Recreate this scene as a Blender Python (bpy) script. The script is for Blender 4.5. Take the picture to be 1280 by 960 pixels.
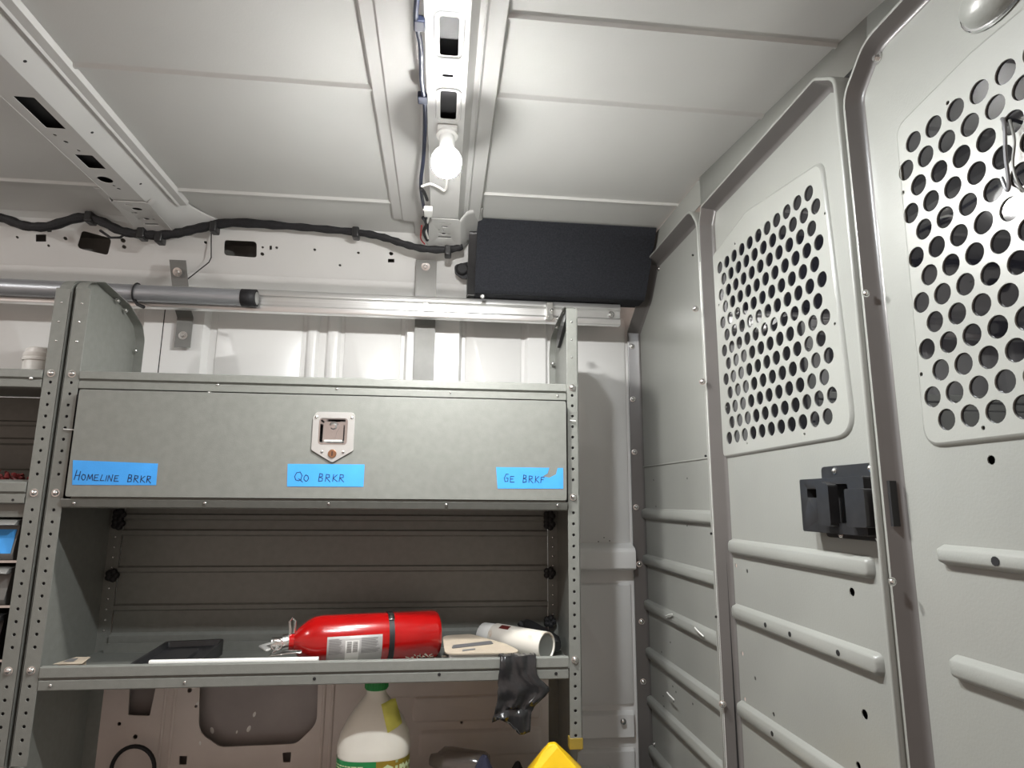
import bpy, bmesh, math, random
from mathutils import Vector, Matrix
from mathutils.geometry import delaunay_2d_cdt

random.seed(7)
for o in list(bpy.data.objects):
    bpy.data.objects.remove(o)
scene = bpy.context.scene
COL = scene.collection
H = 1.1                      # camera height above the van floor; numbers below are relative to the camera

# ------------------------------------------------------------------ camera
YAW, PIT, ROL = math.radians(6.3), math.radians(10.56), math.radians(0.42)
F = 790.0                    # focal length in pixels of a 1280x960 frame
fw = Vector((math.sin(YAW)*math.cos(PIT), math.cos(YAW)*math.cos(PIT), math.sin(PIT)))
rt = Vector((math.cos(YAW), -math.sin(YAW), 0))
up = rt.cross(fw)
rt, up = math.cos(ROL)*rt + math.sin(ROL)*up, -math.sin(ROL)*rt + math.cos(ROL)*up
cam_data = bpy.data.cameras.new('camera')
cam_data.sensor_fit = 'HORIZONTAL'
cam_data.sensor_width = 36.0
cam_data.lens = F/1280*36.0
cam_data.clip_start = 0.02
cam = bpy.data.objects.new('camera', cam_data)
COL.objects.link(cam)
m = Matrix((rt, up, -fw)).transposed().to_4x4()
m.translation = Vector((0, 0, H))
cam.matrix_world = m
scene.camera = cam

# ------------------------------------------------------------------ world and exposure
world = bpy.data.worlds.new('world')
scene.world = world
world.use_nodes = True
bg = world.node_tree.nodes['Background']
bg.inputs[0].default_value = (1.0, 0.79, 0.69, 1)
bg.inputs[1].default_value = 0.55
scene.view_settings.view_transform = 'Standard'
scene.view_settings.look = 'None'
scene.view_settings.gamma = 1.0
scene.view_settings.use_curve_mapping = False
scene.view_settings.exposure = 0.0
BULB_STRENGTH = 1600.0


# ------------------------------------------------------------------ pixel -> direction -> point on a known plane
def ray(px, py):
    return rt*((px-640)/F) + up*((480-py)/F) + fw


def onY(px, py, Y):
    d = ray(px, py)
    return d*(Y/d.y)


def onX(px, py, X):
    d = ray(px, py)
    return d*(X/d.x)


def onZ(px, py, Z):
    d = ray(px, py)
    return d*(Z/d.z)


# ------------------------------------------------------------------ materials
MATS = {}


def mat(name, col, rough=0.5, metal=0.0, var=0.06, scale=18.0, bump=0.0, bscale=None, coat=0.0,
        emit=None, strength=0.0, col2=None, patch=None, alpha=None, transmission=0.0, ior=1.5, aniso=None, spec=0.5):
    ma = bpy.data.materials.new(name)
    ma.use_nodes = True
    nt = ma.node_tree
    b = nt.nodes['Principled BSDF']
    b.inputs['Roughness'].default_value = rough
    b.inputs['Metallic'].default_value = metal
    b.inputs['IOR'].default_value = ior
    b.inputs['Specular IOR Level'].default_value = spec
    b.inputs['Coat Weight'].default_value = coat
    b.inputs['Transmission Weight'].default_value = transmission
    tc = nt.nodes.new('ShaderNodeTexCoord')
    src = tc.outputs['Object']
    if aniso:
        mp = nt.nodes.new('ShaderNodeMapping')
        mp.inputs['Scale'].default_value = aniso
        nt.links.new(src, mp.inputs[0])
        src = mp.outputs[0]
    n = nt.nodes.new('ShaderNodeTexNoise')
    n.inputs['Scale'].default_value = scale
    n.inputs['Detail'].default_value = 5
    nt.links.new(src, n.inputs['Vector'])
    r = nt.nodes.new('ShaderNodeValToRGB')
    c2 = col2 if col2 else tuple(max(0, min(1, c*(1+var))) for c in col)
    c1 = tuple(max(0, c*(1-var)) for c in col) if not col2 else col
    lo, hi = patch if patch else (0.3, 0.7)
    r.color_ramp.elements[0].position = lo
    r.color_ramp.elements[1].position = hi
    r.color_ramp.elements[0].color = (*c1, 1)
    r.color_ramp.elements[1].color = (*c2, 1)
    nt.links.new(n.outputs['Fac'], r.inputs[0])
    nt.links.new(r.outputs[0], b.inputs['Base Color'])
    if bump:
        n2 = nt.nodes.new('ShaderNodeTexNoise')
        n2.inputs['Scale'].default_value = bscale or scale*8
        n2.inputs['Detail'].default_value = 3
        nt.links.new(src, n2.inputs['Vector'])
        bp = nt.nodes.new('ShaderNodeBump')
        bp.inputs['Strength'].default_value = bump
        bp.inputs['Distance'].default_value = 0.002
        nt.links.new(n2.outputs['Fac'], bp.inputs['Height'])
        nt.links.new(bp.outputs[0], b.inputs['Normal'])
    if emit:
        b.inputs['Emission Color'].default_value = (*emit, 1)
        b.inputs['Emission Strength'].default_value = strength
    MATS[name] = ma
    return ma


mat('white_paint', (0.75, 0.75, 0.735), 0.30, var=0.04, scale=3)
mat('bow_paint', (0.60, 0.60, 0.585), 0.32, var=0.04, scale=3)
mat('roof_paint', (0.62, 0.625, 0.605), 0.34, var=0.05, scale=2.5, bump=0.08, bscale=260)
mat('grey_paint', (0.200, 0.206, 0.187), 0.42, var=0.06, scale=60, bump=0.12, bscale=420)
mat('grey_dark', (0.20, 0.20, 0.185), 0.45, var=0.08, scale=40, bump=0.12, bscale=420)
mat('partition_paint', (0.275, 0.281, 0.259), 0.30, var=0.05, scale=5, bump=0.10, bscale=300)
mat('partition_channel', (0.115, 0.108, 0.103), 0.32, var=0.08, scale=8)
mat('partition_mesh', (0.305, 0.311, 0.287), 0.33, var=0.05, scale=6, bump=0.06, bscale=300)
mat('tinted_acrylic', (0.006, 0.006, 0.008), 0.03, var=0.1, ior=1.9)  # clear pane made opaque, the dark of the cab put into its colour
mat('black_fleece', (0.020, 0.022, 0.028), 0.95, var=0.3, scale=220, bump=0.6, bscale=500)
mat('black_plastic', (0.022, 0.022, 0.023), 0.33, var=0.2, scale=60)
mat('black_tape', (0.010, 0.010, 0.012), 0.62, var=0.3, scale=120, bump=0.5, bscale=160)
mat('blue_cable', (0.012, 0.018, 0.045), 0.5)
mat('black_film', (0.022, 0.022, 0.023), 0.22, var=0.3, scale=40, bump=0.5, bscale=70)
mat('zinc', (0.72, 0.72, 0.70), 0.25, 1.0, var=0.1, scale=90)
mat('chrome', (0.82, 0.83, 0.84), 0.12, 1.0, var=0.05)
mat('brass', (0.55, 0.30, 0.18), 0.3, 1.0)
mat('latch_steel', (0.62, 0.62, 0.60), 0.33, 0.65, var=0.05)
mat('aluminium', (0.80, 0.80, 0.79), 0.30, 0.85, var=0.08, scale=6, aniso=(0.3, 40, 40))
mat('conduit', (0.36, 0.37, 0.39), 0.40, 0.55, var=0.12, scale=30, aniso=(0.6, 12, 12))
mat('strap_grey', (0.20, 0.20, 0.19), 0.5, 0.3, var=0.1)
mat('tape_blue', (0.050, 0.33, 0.80), 0.6, var=0.05, scale=25, bump=0.2, bscale=300)
mat('ink', (0.012, 0.035, 0.12), 0.6)
mat('red_gloss', (0.36, 0.004, 0.004), 0.20, var=0.12, scale=14, coat=0.4)
mat('label_grey', (0.48, 0.47, 0.46), 0.45, var=0.05)
mat('label_white', (0.78, 0.77, 0.74), 0.5, var=0.05)
mat('print_grey', (0.16, 0.16, 0.16), 0.5)
mat('can_white', (0.72, 0.69, 0.62), 0.42, col2=(0.50, 0.30, 0.14), patch=(0.60, 0.74), scale=22)
mat('can_base', (0.34, 0.35, 0.33), 0.4, 0.5)
mat('can_red', (0.10, 0.012, 0.01), 0.5)
mat('cardboard', (0.47, 0.40, 0.31), 0.8, var=0.1, scale=25)
mat('blade_grey', (0.20, 0.20, 0.21), 0.4, 0.4)
mat('white_plastic', (0.80, 0.80, 0.77), 0.4, var=0.04)
mat('jug_plastic', (0.88, 0.86, 0.77), 0.35, var=0.06, scale=9)
mat('jug_cap', (0.02, 0.26, 0.06), 0.45)
mat('label_green', (0.015, 0.25, 0.07), 0.4)
mat('label_amber', (0.33, 0.22, 0.02), 0.4, col2=(0.12, 0.14, 0.02), patch=(0.4, 0.65), scale=14)
mat('label_cream', (0.62, 0.72, 0.42), 0.4)
mat('sticker_yellow', (0.85, 0.84, 0.18), 0.6, var=0.15)
mat('yellow_film', (0.92, 0.58, 0.01), 0.35, var=0.1, scale=14)
mat('navy_cloth', (0.012, 0.014, 0.035), 0.8, var=0.3, bump=0.6, bscale=200)
mat('clear_plastic', (0.62, 0.58, 0.55), 0.12, transmission=0.9)
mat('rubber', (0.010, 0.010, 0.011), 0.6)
mat('red_nuts', (0.16, 0.02, 0.02), 0.5, var=0.5, scale=90)
mat('wire_white', (0.85, 0.84, 0.80), 0.4)
mat('wire_red', (0.5, 0.03, 0.03), 0.4)
mat('bulb_glass', (1, 1, 1), 0.3, emit=(1.0, 0.985, 0.96), strength=BULB_STRENGTH)
mat('bulb_shoulder', (1, 1, 1), 0.3, emit=(1.0, 0.985, 0.96), strength=BULB_STRENGTH*0.003)
mat('bulb_rear', (1, 1, 1), 0.3, emit=(1.0, 0.985, 0.96), strength=BULB_STRENGTH*0.6)
mat('bulb_cool', (1, 1, 1), 0.3, emit=(0.95, 0.98, 1.0), strength=BULB_STRENGTH*1.45)
mat('floor_mat', (0.10, 0.10, 0.10), 0.7, var=0.15, scale=30, bump=0.4)
mat('mustard_tape', (0.28, 0.20, 0.03), 0.6)  # yellow light bounced off the bag, painted on the post foot
mat('debris_brown', (0.16, 0.13, 0.10), 0.9)
mat('dusty_paint', (0.68, 0.61, 0.56), 0.35, var=0.08, scale=6)  # wall white tinted tan to hold the brownish shade low down
mat('primer_grey', (0.36, 0.325, 0.31), 0.4, var=0.12, scale=7)  # shade of the recess put into the colour
mat('zip_white', (0.75, 0.75, 0.72), 0.4)


# ------------------------------------------------------------------ mesh builder
def offset_poly(poly, d):
    """mitre offset of a closed polygon; positive d moves inwards"""
    n = len(poly)
    area = sum(poly[i][0]*poly[(i+1) % n][1] - poly[(i+1) % n][0]*poly[i][1] for i in range(n))
    s = 1 if area > 0 else -1
    out = []
    for i in range(n):
        p0, p1, p2 = Vector(poly[i-1]), Vector(poly[i]), Vector(poly[(i+1) % n])
        a, b = (p1-p0).normalized(), (p2-p1).normalized()
        na, nb = Vector((-a.y, a.x))*s, Vector((-b.y, b.x))*s
        v = na+nb
        q = v.length_squared
        k = 2/q if q > 1e-9 else 0
        k = min(k, 3)
        out.append(tuple(p1 + v*k*d))
    return out


def fillet(poly, r, seg=5):
    """round polygon corners; r is a number or one per corner"""
    n = len(poly)
    out = []
    for i in range(n):
        p0, p1, p2 = Vector(poly[i-1]), Vector(poly[i]), Vector(poly[(i+1) % n])
        rr = r[i] if isinstance(r, (list, tuple)) else r
        a, b = (p0-p1), (p2-p1)
        la, lb = a.length, b.length
        a.normalize()
        b.normalize()
        ang = a.angle(b)
        if rr <= 0 or ang > 3.1:
            out.append(tuple(p1))
            continue
        t = min(rr/math.tan(ang/2), la*0.49, lb*0.49)
        q0, q1 = p1+a*t, p1+b*t
        for k in range(seg+1):
            s = k/seg
            out.append(tuple((1-s)**2*q0 + 2*s*(1-s)*p1 + s*s*q1))
    return out


def circle(cx, cy, r, n=14, sx=1.0):
    return [(cx+r*sx*math.cos(2*math.pi*k/n), cy+r*math.sin(2*math.pi*k/n)) for k in range(n)]


def rect(x0, x1, y0, y1, r=0, seg=4):
    p = [(x0, y0), (x1, y0), (x1, y1), (x0, y1)]
    return fillet(p, r, seg) if r else p


def inside(poly, x, y):
    c = False
    j = len(poly)-1
    for i in range(len(poly)):
        (xi, yi), (xj, yj) = poly[i][:2], poly[j][:2]
        if (yi > y) != (yj > y) and x < (xj-xi)*(y-yi)/(yj-yi)+xi:
            c = not c
        j = i
    return c


def mapX(X):
    return lambda u, v, w: (X+w, u, v)


def mapY(Y):
    return lambda u, v, w: (u, Y+w, v)


def mapZ(Z):
    return lambda u, v, w: (u, v, Z+w)


def fix_normals(me):
    me.validate()
    bm = bmesh.new()
    bm.from_mesh(me)
    bmesh.ops.recalc_face_normals(bm, faces=bm.faces)
    bm.to_mesh(me)
    bm.free()


class MB:
    def __init__(self):
        self.v, self.f = [], []

    def add(self, vs, fs):
        k = len(self.v)
        self.v += [tuple(p) for p in vs]
        self.f += [tuple(i+k for i in f) for f in fs]
        return self

    def box(self, x0, x1, y0, y1, z0, z1):
        return self.add([(x, y, z) for x in (x0, x1) for y in (y0, y1) for z in (z0, z1)],
                        [(0, 1, 3, 2), (4, 6, 7, 5), (0, 4, 5, 1), (2, 3, 7, 6), (0, 2, 6, 4), (1, 5, 7, 3)])

    def loft(self, rings, cap0=True, cap1=True, closed=True):
        n = len(rings[0])
        vs = [p for r in rings for p in r]
        fs = []
        for j in range(len(rings)-1):
            for i in range(n if closed else n-1):
                a, b = j*n+i, j*n+(i+1) % n
                fs.append((a, b, b+n, a+n))
        if cap0:
            fs.append(tuple(range(n))[::-1])
        if cap1:
            fs.append(tuple(range((len(rings)-1)*n, len(rings)*n)))
        return self.add(vs, fs)

    def prism(self, poly, axis, a0, a1):
        def g(p, a):
            return {'X': (a, p[0], p[1]), 'Y': (p[0], a, p[1]), 'Z': (p[0], p[1], a)}[axis]
        return self.plate(poly, [], a1-a0, lambda u, v, w: g((u, v), a0+w))

    def sheet(self, line, t, axis, a0, a1):
        """a bent sheet: polyline in the plane across the axis, with thickness t to its left"""
        off = []
        n = len(line)
        for i in range(n):
            p = Vector(line[i])
            d = Vector(line[min(i+1, n-1)]) - Vector(line[max(i-1, 0)])
            d.normalize()
            off.append(tuple(p + Vector((-d.y, d.x))*t))
        vs, fs = [], []

        def g(p, a):
            return {'X': (a, p[0], p[1]), 'Y': (p[0], a, p[1]), 'Z': (p[0], p[1], a)}[axis]
        for a in (a0, a1):
            vs += [g(p, a) for p in line] + [g(p, a) for p in off]
        m = 2*n
        for i in range(n-1):
            fs += [(i, i+1, m+i+1, m+i), (n+i, m+n+i, m+n+i+1, n+i+1), (i, n+i, n+i+1, i+1), (m+i, m+i+1, m+n+i+1, m+n+i)]
        fs += [(0, m, m+n, n), (n-1, 2*n-1, m+2*n-1, m+n-1)]
        return self.add(vs, fs)

    def plate(self, outer, holes, t, mp):
        loops = [list(outer)] + [list(h) for h in holes]
        flat = [p for l in loops for p in l]
        edges, k = [], 0
        for l in loops:
            edges += [(k+i, k+(i+1) % len(l)) for i in range(len(l))]
            k += len(l)
        vo, _, fo, orig, _, _ = delaunay_2d_cdt([Vector((p[0], p[1])) for p in flat], edges, [], 0, 1e-7)
        idx = []
        for i, og in enumerate(orig):
            if og:
                idx.append(og[0])
            else:
                idx.append(len(flat))
                flat.append(tuple(vo[i]))
        tris = []
        boxes = [(min(p[0] for p in l), max(p[0] for p in l), min(p[1] for p in l), max(p[1] for p in l)) for l in loops]
        for f in fo:
            cx, cy = sum(vo[i].x for i in f)/3, sum(vo[i].y for i in f)/3
            a_, b_, c_ = (vo[i] for i in f)
            if abs((b_-a_).cross(c_-a_)) < 1e-9:
                continue
            if not inside(loops[0], cx, cy):
                continue
            if any(b[0] < cx < b[1] and b[2] < cy < b[3] and inside(l, cx, cy) for l, b in zip(loops[1:], boxes[1:])):
                continue
            tris.append(tuple(idx[i] for i in f))
        n = len(flat)
        vs = [mp(p[0], p[1], 0) for p in flat] + [mp(p[0], p[1], t) for p in flat]
        fs = [tuple(tr) for tr in tris] + [tuple(i+n for i in tr)[::-1] for tr in tris]
        k = 0
        for l in loops:
            c = len(l)
            for i in range(c):
                a, b = k+i, k+(i+1) % c
                fs.append((a, b, b+n, a+n))
            k += c
        return self.add(vs, fs)

    def tube(self, path, r, n=8, caps=True, flat=1.0):
        path = [Vector(p) for p in path]
        rings = []
        ref = None
        for i, p in enumerate(path):
            d = (path[min(i+1, len(path)-1)] - path[max(i-1, 0)]).normalized()
            if ref is None:
                ref = Vector((0, 0, 1)) if abs(d.z) < 0.8 else Vector((1, 0, 0))
            ref = (ref - d*ref.dot(d)).normalized()
            b = d.cross(ref)
            rr = r[i] if isinstance(r, (list, tuple)) else r
            rings.append([p + (ref*math.cos(2*math.pi*k/n)*flat + b*math.sin(2*math.pi*k/n))*rr for k in range(n)])
        return self.loft(rings, caps, caps)

    def lathe(self, prof, base, axis, n=20, a0=0.0, a1=2*math.pi, sx=1.0, sy=1.0, xdir=None):
        base, axis = Vector(base), Vector(axis).normalized()
        x = Vector(xdir) if xdir else axis.orthogonal()
        x = (x-axis*x.dot(axis)).normalized()
        y = axis.cross(x)
        full = abs(a1-a0-2*math.pi) < 1e-6
        m_ = n if full else n+1
        rings = [[base + axis*h + (x*math.cos(a0+(a1-a0)*k/n)*sx + y*math.sin(a0+(a1-a0)*k/n)*sy)*r for k in range(m_)] for r, h in prof]
        return self.loft(rings, full and prof[0][0] > 1e-6, full and prof[-1][0] > 1e-6, closed=full)

    def grid(self, pts):
        nr, nc = len(pts), len(pts[0])
        return self.add([p for r in pts for p in r],
                        [(j*nc+i, j*nc+i+1, (j+1)*nc+i+1, (j+1)*nc+i) for j in range(nr-1) for i in range(nc-1)])

    def build(self, name, material, parent=None, label=None, cat=None, group=None, kind=None, smooth=35, bevel=0, solid=0, sub=0, at=None):
        xs = [[p[k] for p in self.v] for k in range(3)]
        lo, hi = [min(x) for x in xs], [max(x) for x in xs]
        org = Vector(((lo[0]+hi[0])/2, (lo[1]+hi[1])/2, lo[2] if parent is None else (lo[2]+hi[2])/2))
        me = bpy.data.meshes.new(name)
        me.from_pydata([Vector(p)-org for p in self.v], [], self.f)
        fix_normals(me)
        me.materials.append(MATS[material])
        if smooth:
            me.shade_smooth()
            me.set_sharp_from_angle(angle=math.radians(smooth))
        o = bpy.data.objects.new(name, me)
        COL.objects.link(o)
        w = org + Vector((0, 0, H))
        put(o, w, parent)
        if solid:
            md = o.modifiers.new('solidify', 'SOLIDIFY')
            md.thickness = solid
            md.offset = 0
        if bevel:
            md = o.modifiers.new('bevel', 'BEVEL')
            md.width = bevel
            md.segments = 2
            md.limit_method = 'ANGLE'
            md.angle_limit = math.radians(50)
        if sub:
            md = o.modifiers.new('subsurf', 'SUBSURF')
            md.levels = md.render_levels = sub
        tag(o, label, cat, group, kind)
        return o


WLOC = {}


def put(o, w, parent):
    WLOC[o.name] = Vector(w)
    if parent is not None:
        o.parent = parent
        o.location = Vector(w) - WLOC[parent.name]
    else:
        o.location = w


def tag(o, label=None, cat=None, group=None, kind=None):
    if label:
        o['label'] = label
    if cat:
        o['category'] = cat
    if group:
        o['group'] = group
    if kind:
        o['kind'] = kind
    return o


def thing(name, loc, label=None, cat=None, group=None, kind=None, parent=None):
    o = bpy.data.objects.new(name, None)
    o.empty_display_size = 0.05
    COL.objects.link(o)
    put(o, Vector(loc)+Vector((0, 0, H)), parent)
    return tag(o, label, cat, group, kind)


def inst(mesh, name, loc, normal, parent, scale=1.0):
    o = bpy.data.objects.new(name, mesh)
    COL.objects.link(o)
    put(o, Vector(loc)+Vector((0, 0, H)), parent)
    o.rotation_euler = Vector(normal).to_track_quat('Z', 'Y').to_euler()
    o.scale = (scale,)*3
    return o


def raw_mesh(mb, name, material, smooth=40):
    me = bpy.data.meshes.new(name)
    me.from_pydata([Vector(p) for p in mb.v], [], mb.f)
    fix_normals(me)
    me.materials.append(MATS[material])
    me.shade_smooth()
    me.set_sharp_from_angle(angle=math.radians(smooth))
    return me


BOLT = raw_mesh(MB().lathe([(0.0075, 0), (0.0075, 0.0012), (0.0055, 0.0014), (0.0050, 0.0036), (0.0034, 0.0052), (0.0, 0.0058)], (0, 0, 0), (0, 0, 1), 12), 'bolt', 'zinc')
HEXBOLT = raw_mesh(MB().lathe([(0.013, 0), (0.013, 0.002), (0.0085, 0.0022)], (0, 0, 0), (0, 0, 1), 18).lathe([(0.0065, 0.002), (0.0065, 0.007), (0.005, 0.0085), (0, 0.0085)], (0, 0, 0), (0, 0, 1), 6), 'hex_bolt', 'zinc', 30)
RIVET = raw_mesh(MB().lathe([(0.0036, 0), (0.0033, 0.0012), (0.002, 0.0022), (0, 0.0025)], (0, 0, 0), (0, 0, 1), 10), 'rivet', 'zinc')
PLUG = raw_mesh(MB().lathe([(0.0036, 0), (0.0036, 0.0003), (0, 0.0003)], (0, 0, 0), (0, 0, 1), 10), 'drill_hole', 'rubber')

# ================================================================== THE VAN SHELL
ZC = 0.785        # roof skin
YW = 1.955        # side wall skin
MB().box(-3.2, 0.75, -0.6, 2.05, -1.14, -1.10).build('floor', 'floor_mat', kind='structure', label='dark rubber mat covering the van floor')

# ---- roof skin, pressed with long beads running along the van
ceiling = thing('ceiling', (-0.5, 0.9, ZC), label='light grey painted sheet metal van roof with pressed beads', kind='structure')


def roof_bay(x0, x1, beads, y_end, drop):
    prof = [(-0.6, ZC)]
    for yb, w in beads:
        prof += [(yb-w, ZC), (yb-w*0.8, ZC-0.001), (yb-w*0.3, ZC-0.006), (yb+w*0.3, ZC-0.006), (yb+w*0.8, ZC-0.001), (yb+w, ZC)]
    prof += [(y_end-0.10, ZC), (y_end-0.03, ZC-0.008), (y_end, ZC-drop)]
    MB().sheet(prof, 0.004, 'X', x0, x1).build('roof_panel', 'roof_paint', ceiling, smooth=12)


roof_bay(-3.2, -0.80, [(1.12, 0.010), (1.595, 0.010)], 1.79, 0.022)
roof_bay(-0.80, -0.01, [(1.12, 0.010), (1.595, 0.010)], 1.80, 0.022)
roof_bay(-0.01, 0.78, [(0.905, 0.006), (1.115, 0.011), (1.515, 0.006)], 1.80, 0.030)


def bow(xl, xr, fl, fr, holes, end_holes, web=0.012, rims=True):
    b = thing('roof_bow', ((xl+xr)/2, 0.9, 0.745), parent=ceiling)
    y0, y1 = -0.5, 1.62
    # bottom face with its punched windows
    MB().plate(rect(xl, xr, y0, y1), holes, 0.0015, mapZ(0.745)).build('bow_face', 'bow_paint', b)
    MB().sheet([(xl, 0.745), (xl-0.012, 0.768), (xl-0.016, 0.771), (fl+0.03, 0.773), (fl+0.026, 0.777), (fl+0.004, 0.778), (fl, 0.784)], 0.0015, 'Y', y0, 1.68).build('bow_flange', 'bow_paint', b, smooth=20)
    MB().sheet([(xr, 0.745), (xr+web, 0.768), (xr+web+0.003, 0.771), (xr+web+0.011, 0.771), (xr+web+0.014, 0.767), (xr+web+0.018, 0.771), (fr-0.004, 0.773), (fr, 0.784)], 0.0015, 'Y', y0, 1.66).build('bow_flange', 'bow_paint', b, smooth=20)
    # punched windows have a pressed rim
    for h in holes:
        if rims and len(h) > 12 and max(p[0] for p in h)-min(p[0] for p in h) > 0.026:
            o = offset_poly(h, -0.008)
            i_ = offset_poly(h, -0.006)
            rr = MB()
            k = len(h)
            rings = [[(p[0], p[1], 0.745) for p in offset_poly(h, -0.0095)], [(p[0], p[1], 0.7425) for p in o], [(p[0], p[1], 0.7425) for p in i_], [(p[0], p[1], 0.745) for p in offset_poly(h, -0.0045)]]
            rr.loft(rings, False, False)
            rr.build('pressed_rim', 'bow_paint', b)
    MB().box(xl+0.004, xr-0.004, y0, 1.76, 0.758, 0.760).build('bow_hollow', 'rubber', b)  # dark strip in place of the shade inside the bow
    # end bracket where the bow lands on the side rail
    g = MB()
    g.plate(fillet([(xl-0.006, 1.59), (xr+0.006, 1.59), (xr+0.012, 1.77), (xl-0.012, 1.77)], 0.012), end_holes, 0.0015, lambda u, v, w: (u, v, 0.741-max(0, v-1.70)*0.22+w))
    g.build('end_bracket', 'bow_paint', b)
    MB().sheet([(xl-0.006, 0.741), (xl-0.022, 0.772), (xl-0.05, 0.774)], 0.0015, 'Y', 1.59, 1.775).build('bracket_flange', 'bow_paint', b, smooth=20)
    # flared right flange of the bracket
    pts = []
    for k in range(9):
        t = k/8
        y = 1.59+0.185*t
        fl_ = 0.03 + 0.11*max(0, t-0.25)**1.6
        pts.append([(xr+0.006+0.006*t, y, 0.742-0.012*t), (xr+0.020+0.3*fl_*0.5, y, 0.768-0.012*t), (xr+0.034+fl_, y, 0.7785-0.004*t), (xr+0.036+fl_, y, 0.783-0.004*t)])
    MB().grid(pts).build('bracket_flange', 'bow_paint', b, smooth=60, solid=0.0015)
    return b


ch = [rect(-0.0215, 0.0095, 0.873, 0.962, 0.006), rect(-0.017, 0.003, 1.009, 1.017, 0.0035), rect(-0.0205, 0.0105, 1.056, 1.144, 0.006),
      circle(-0.008, 1.178, 0.0035, 10), circle(-0.008, 1.203, 0.004, 10), rect(-0.0215, 0.0095, 0.60, 0.69, 0.006), circle(-0.008, 0.83, 0.006, 12)]
ce = [rect(-0.022, -0.008, 1.612, 1.616), rect(0.002, 0.009, 1.612, 1.616), rect(-0.018, 0.0, 1.634, 1.642, 0.0035), circle(-0.011, 1.685, 0.0065, 12),
      rect(-0.026, -0.018, 1.682, 1.686), rect(0.0, 0.008, 1.682, 1.686), rect(-0.026, 0.010, 1.702, 1.709), circle(-0.01, 1.742, 0.005, 10, 1.6), circle(-0.024, 1.66, 0.003, 8), circle(-0.012, 1.661, 0.003, 8)]
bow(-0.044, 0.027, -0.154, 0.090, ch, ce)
LB = -0.80
lh = [rect(LB-0.022, LB+0.016, 1.17, 1.275, 0.003), rect(LB-0.022, LB+0.016, 1.375, 1.435, 0.003), circle(LB-0.012, 1.487, 0.0165, 16), circle(LB-0.02, 1.30, 0.004, 10), circle(LB-0.012, 1.325, 0.005, 10),
      circle(LB-0.004, 1.358, 0.004, 10), circle(LB-0.006, 1.515, 0.004, 10), circle(LB-0.002, 1.53, 0.005, 10), rect(LB-0.022, LB+0.016, 0.85, 1.05, 0.003)]
le = [rect(LB-0.024, LB-0.006, 1.607, 1.611), circle(LB-0.004, 1.632, 0.009, 12, 1.4), rect(LB-0.03, LB-0.014, 1.652, 1.660), circle(LB-0.006, 1.69, 0.006, 12, 1.3),
      rect(LB-0.022, LB+0.014, 1.712, 1.720), circle(LB-0.002, 1.748, 0.005, 10, 1.5), circle(LB-0.026, 1.69, 0.003, 8), circle(LB+0.012, 1.69, 0.003, 8)]
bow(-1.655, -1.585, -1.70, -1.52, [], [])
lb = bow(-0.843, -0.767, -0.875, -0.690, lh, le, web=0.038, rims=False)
# taller bright web of the left bow
for y in (0.72, 1.08, 1.30, 1.52):
    inst(PLUG, 'drill_hole', (-0.7480, y, 0.7568), (0.52, 0, -0.85), lb, 0.9)

# ---- side wall behind the shelves
wall = thing('wall_left', (-0.5, YW, -1.1), label='white painted van side wall with pressed ribs and rail', kind='structure')


def face_map(u, v, w):           # u along the van, v from 0 (roof) to 1 (down to the panel), slanting outwards
    return (u, 1.772+0.115*v-0.87*w, 0.778-0.112*v-0.5*w)


def face_uv(px, py):             # where a pixel's ray meets that slanted face
    d = ray(px, py)
    a, b = Vector(face_map(0, 0, 0)), Vector(face_map(0, 1, 0))
    n = Vector((0, -(b-a).z, (b-a).y))
    t = n.dot(a)/n.dot(d)
    p = d*t
    return p.x, (p.y-1.772)/0.115


def pxc(px, py, r=0.005, n=12, k=9.0):
    u, v = face_uv(px, py)
    return [(u+r*math.cos(2*math.pi*i/n), v+r*6.2*math.sin(2*math.pi*i/n)) for i in range(n)]


def pxq(pts, r=0.0):
    q = [face_uv(*p) for p in pts]
    if r:
        q = [(x, y/6.2) for x, y in q]
        q = [(x, y*6.2) for x, y in fillet(q, r)]
    return q


fh = [pxq([(103, 288), (140, 298), (135, 319), (96, 310)], 0.012), pxq([(281, 300), (321, 302), (321, 322), (280, 319)], 0.010),
      pxq([(45, 293), (58, 293), (58, 302), (45, 302)]), pxq([(59, 286.5), (65, 286.5), (65, 290), (59, 290)]), pxc(82, 298, 0.0055), pxc(61, 307, 0.004), pxc(154, 300.5, 0.007), pxc(155.5, 308.5, 0.006), pxc(257, 303, 0.0045),
      pxc(328.5, 309, 0.0035), pxc(346, 309.5, 0.004), pxc(328, 317.5, 0.0055), pxq([(337, 307), (340, 307), (340, 312), (337, 312)]), pxc(393.5, 312, 0.004), pxc(425, 331.5, 0.004), pxc(448, 316, 0.004),
      pxc(489, 317, 0.006), pxq([(485, 323.5), (493, 323.5), (493, 328), (485, 328)]), pxc(22, 296.5, 0.004)]
MB().plate([(-3.2, -0.06), (0.6, -0.06), (0.6, 1.0), (-3.2, 1.0)], fh, 0.0015, face_map).build('roof_rail', 'white_paint', wall)
# dark hollow of the rail behind its openings
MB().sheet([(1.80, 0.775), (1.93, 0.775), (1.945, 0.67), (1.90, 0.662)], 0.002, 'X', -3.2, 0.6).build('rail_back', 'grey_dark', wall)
# the curl under the rail and the outer skin
MB().sheet([(1.887, 0.666), (1.893, 0.655), (1.905, 0.648), (1.94, 0.640), (1.952, 0.630), (1.955, 0.615)], 0.002, 'X', -3.2, 0.66).build('rail_curl', 'white_paint', wall, smooth=60)
MB().sheet([(1.955, 0.62), (1.955, -1.1)], 0.003, 'X', -3.2, 0.66).build('outer_skin', 'white_paint', wall)


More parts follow.
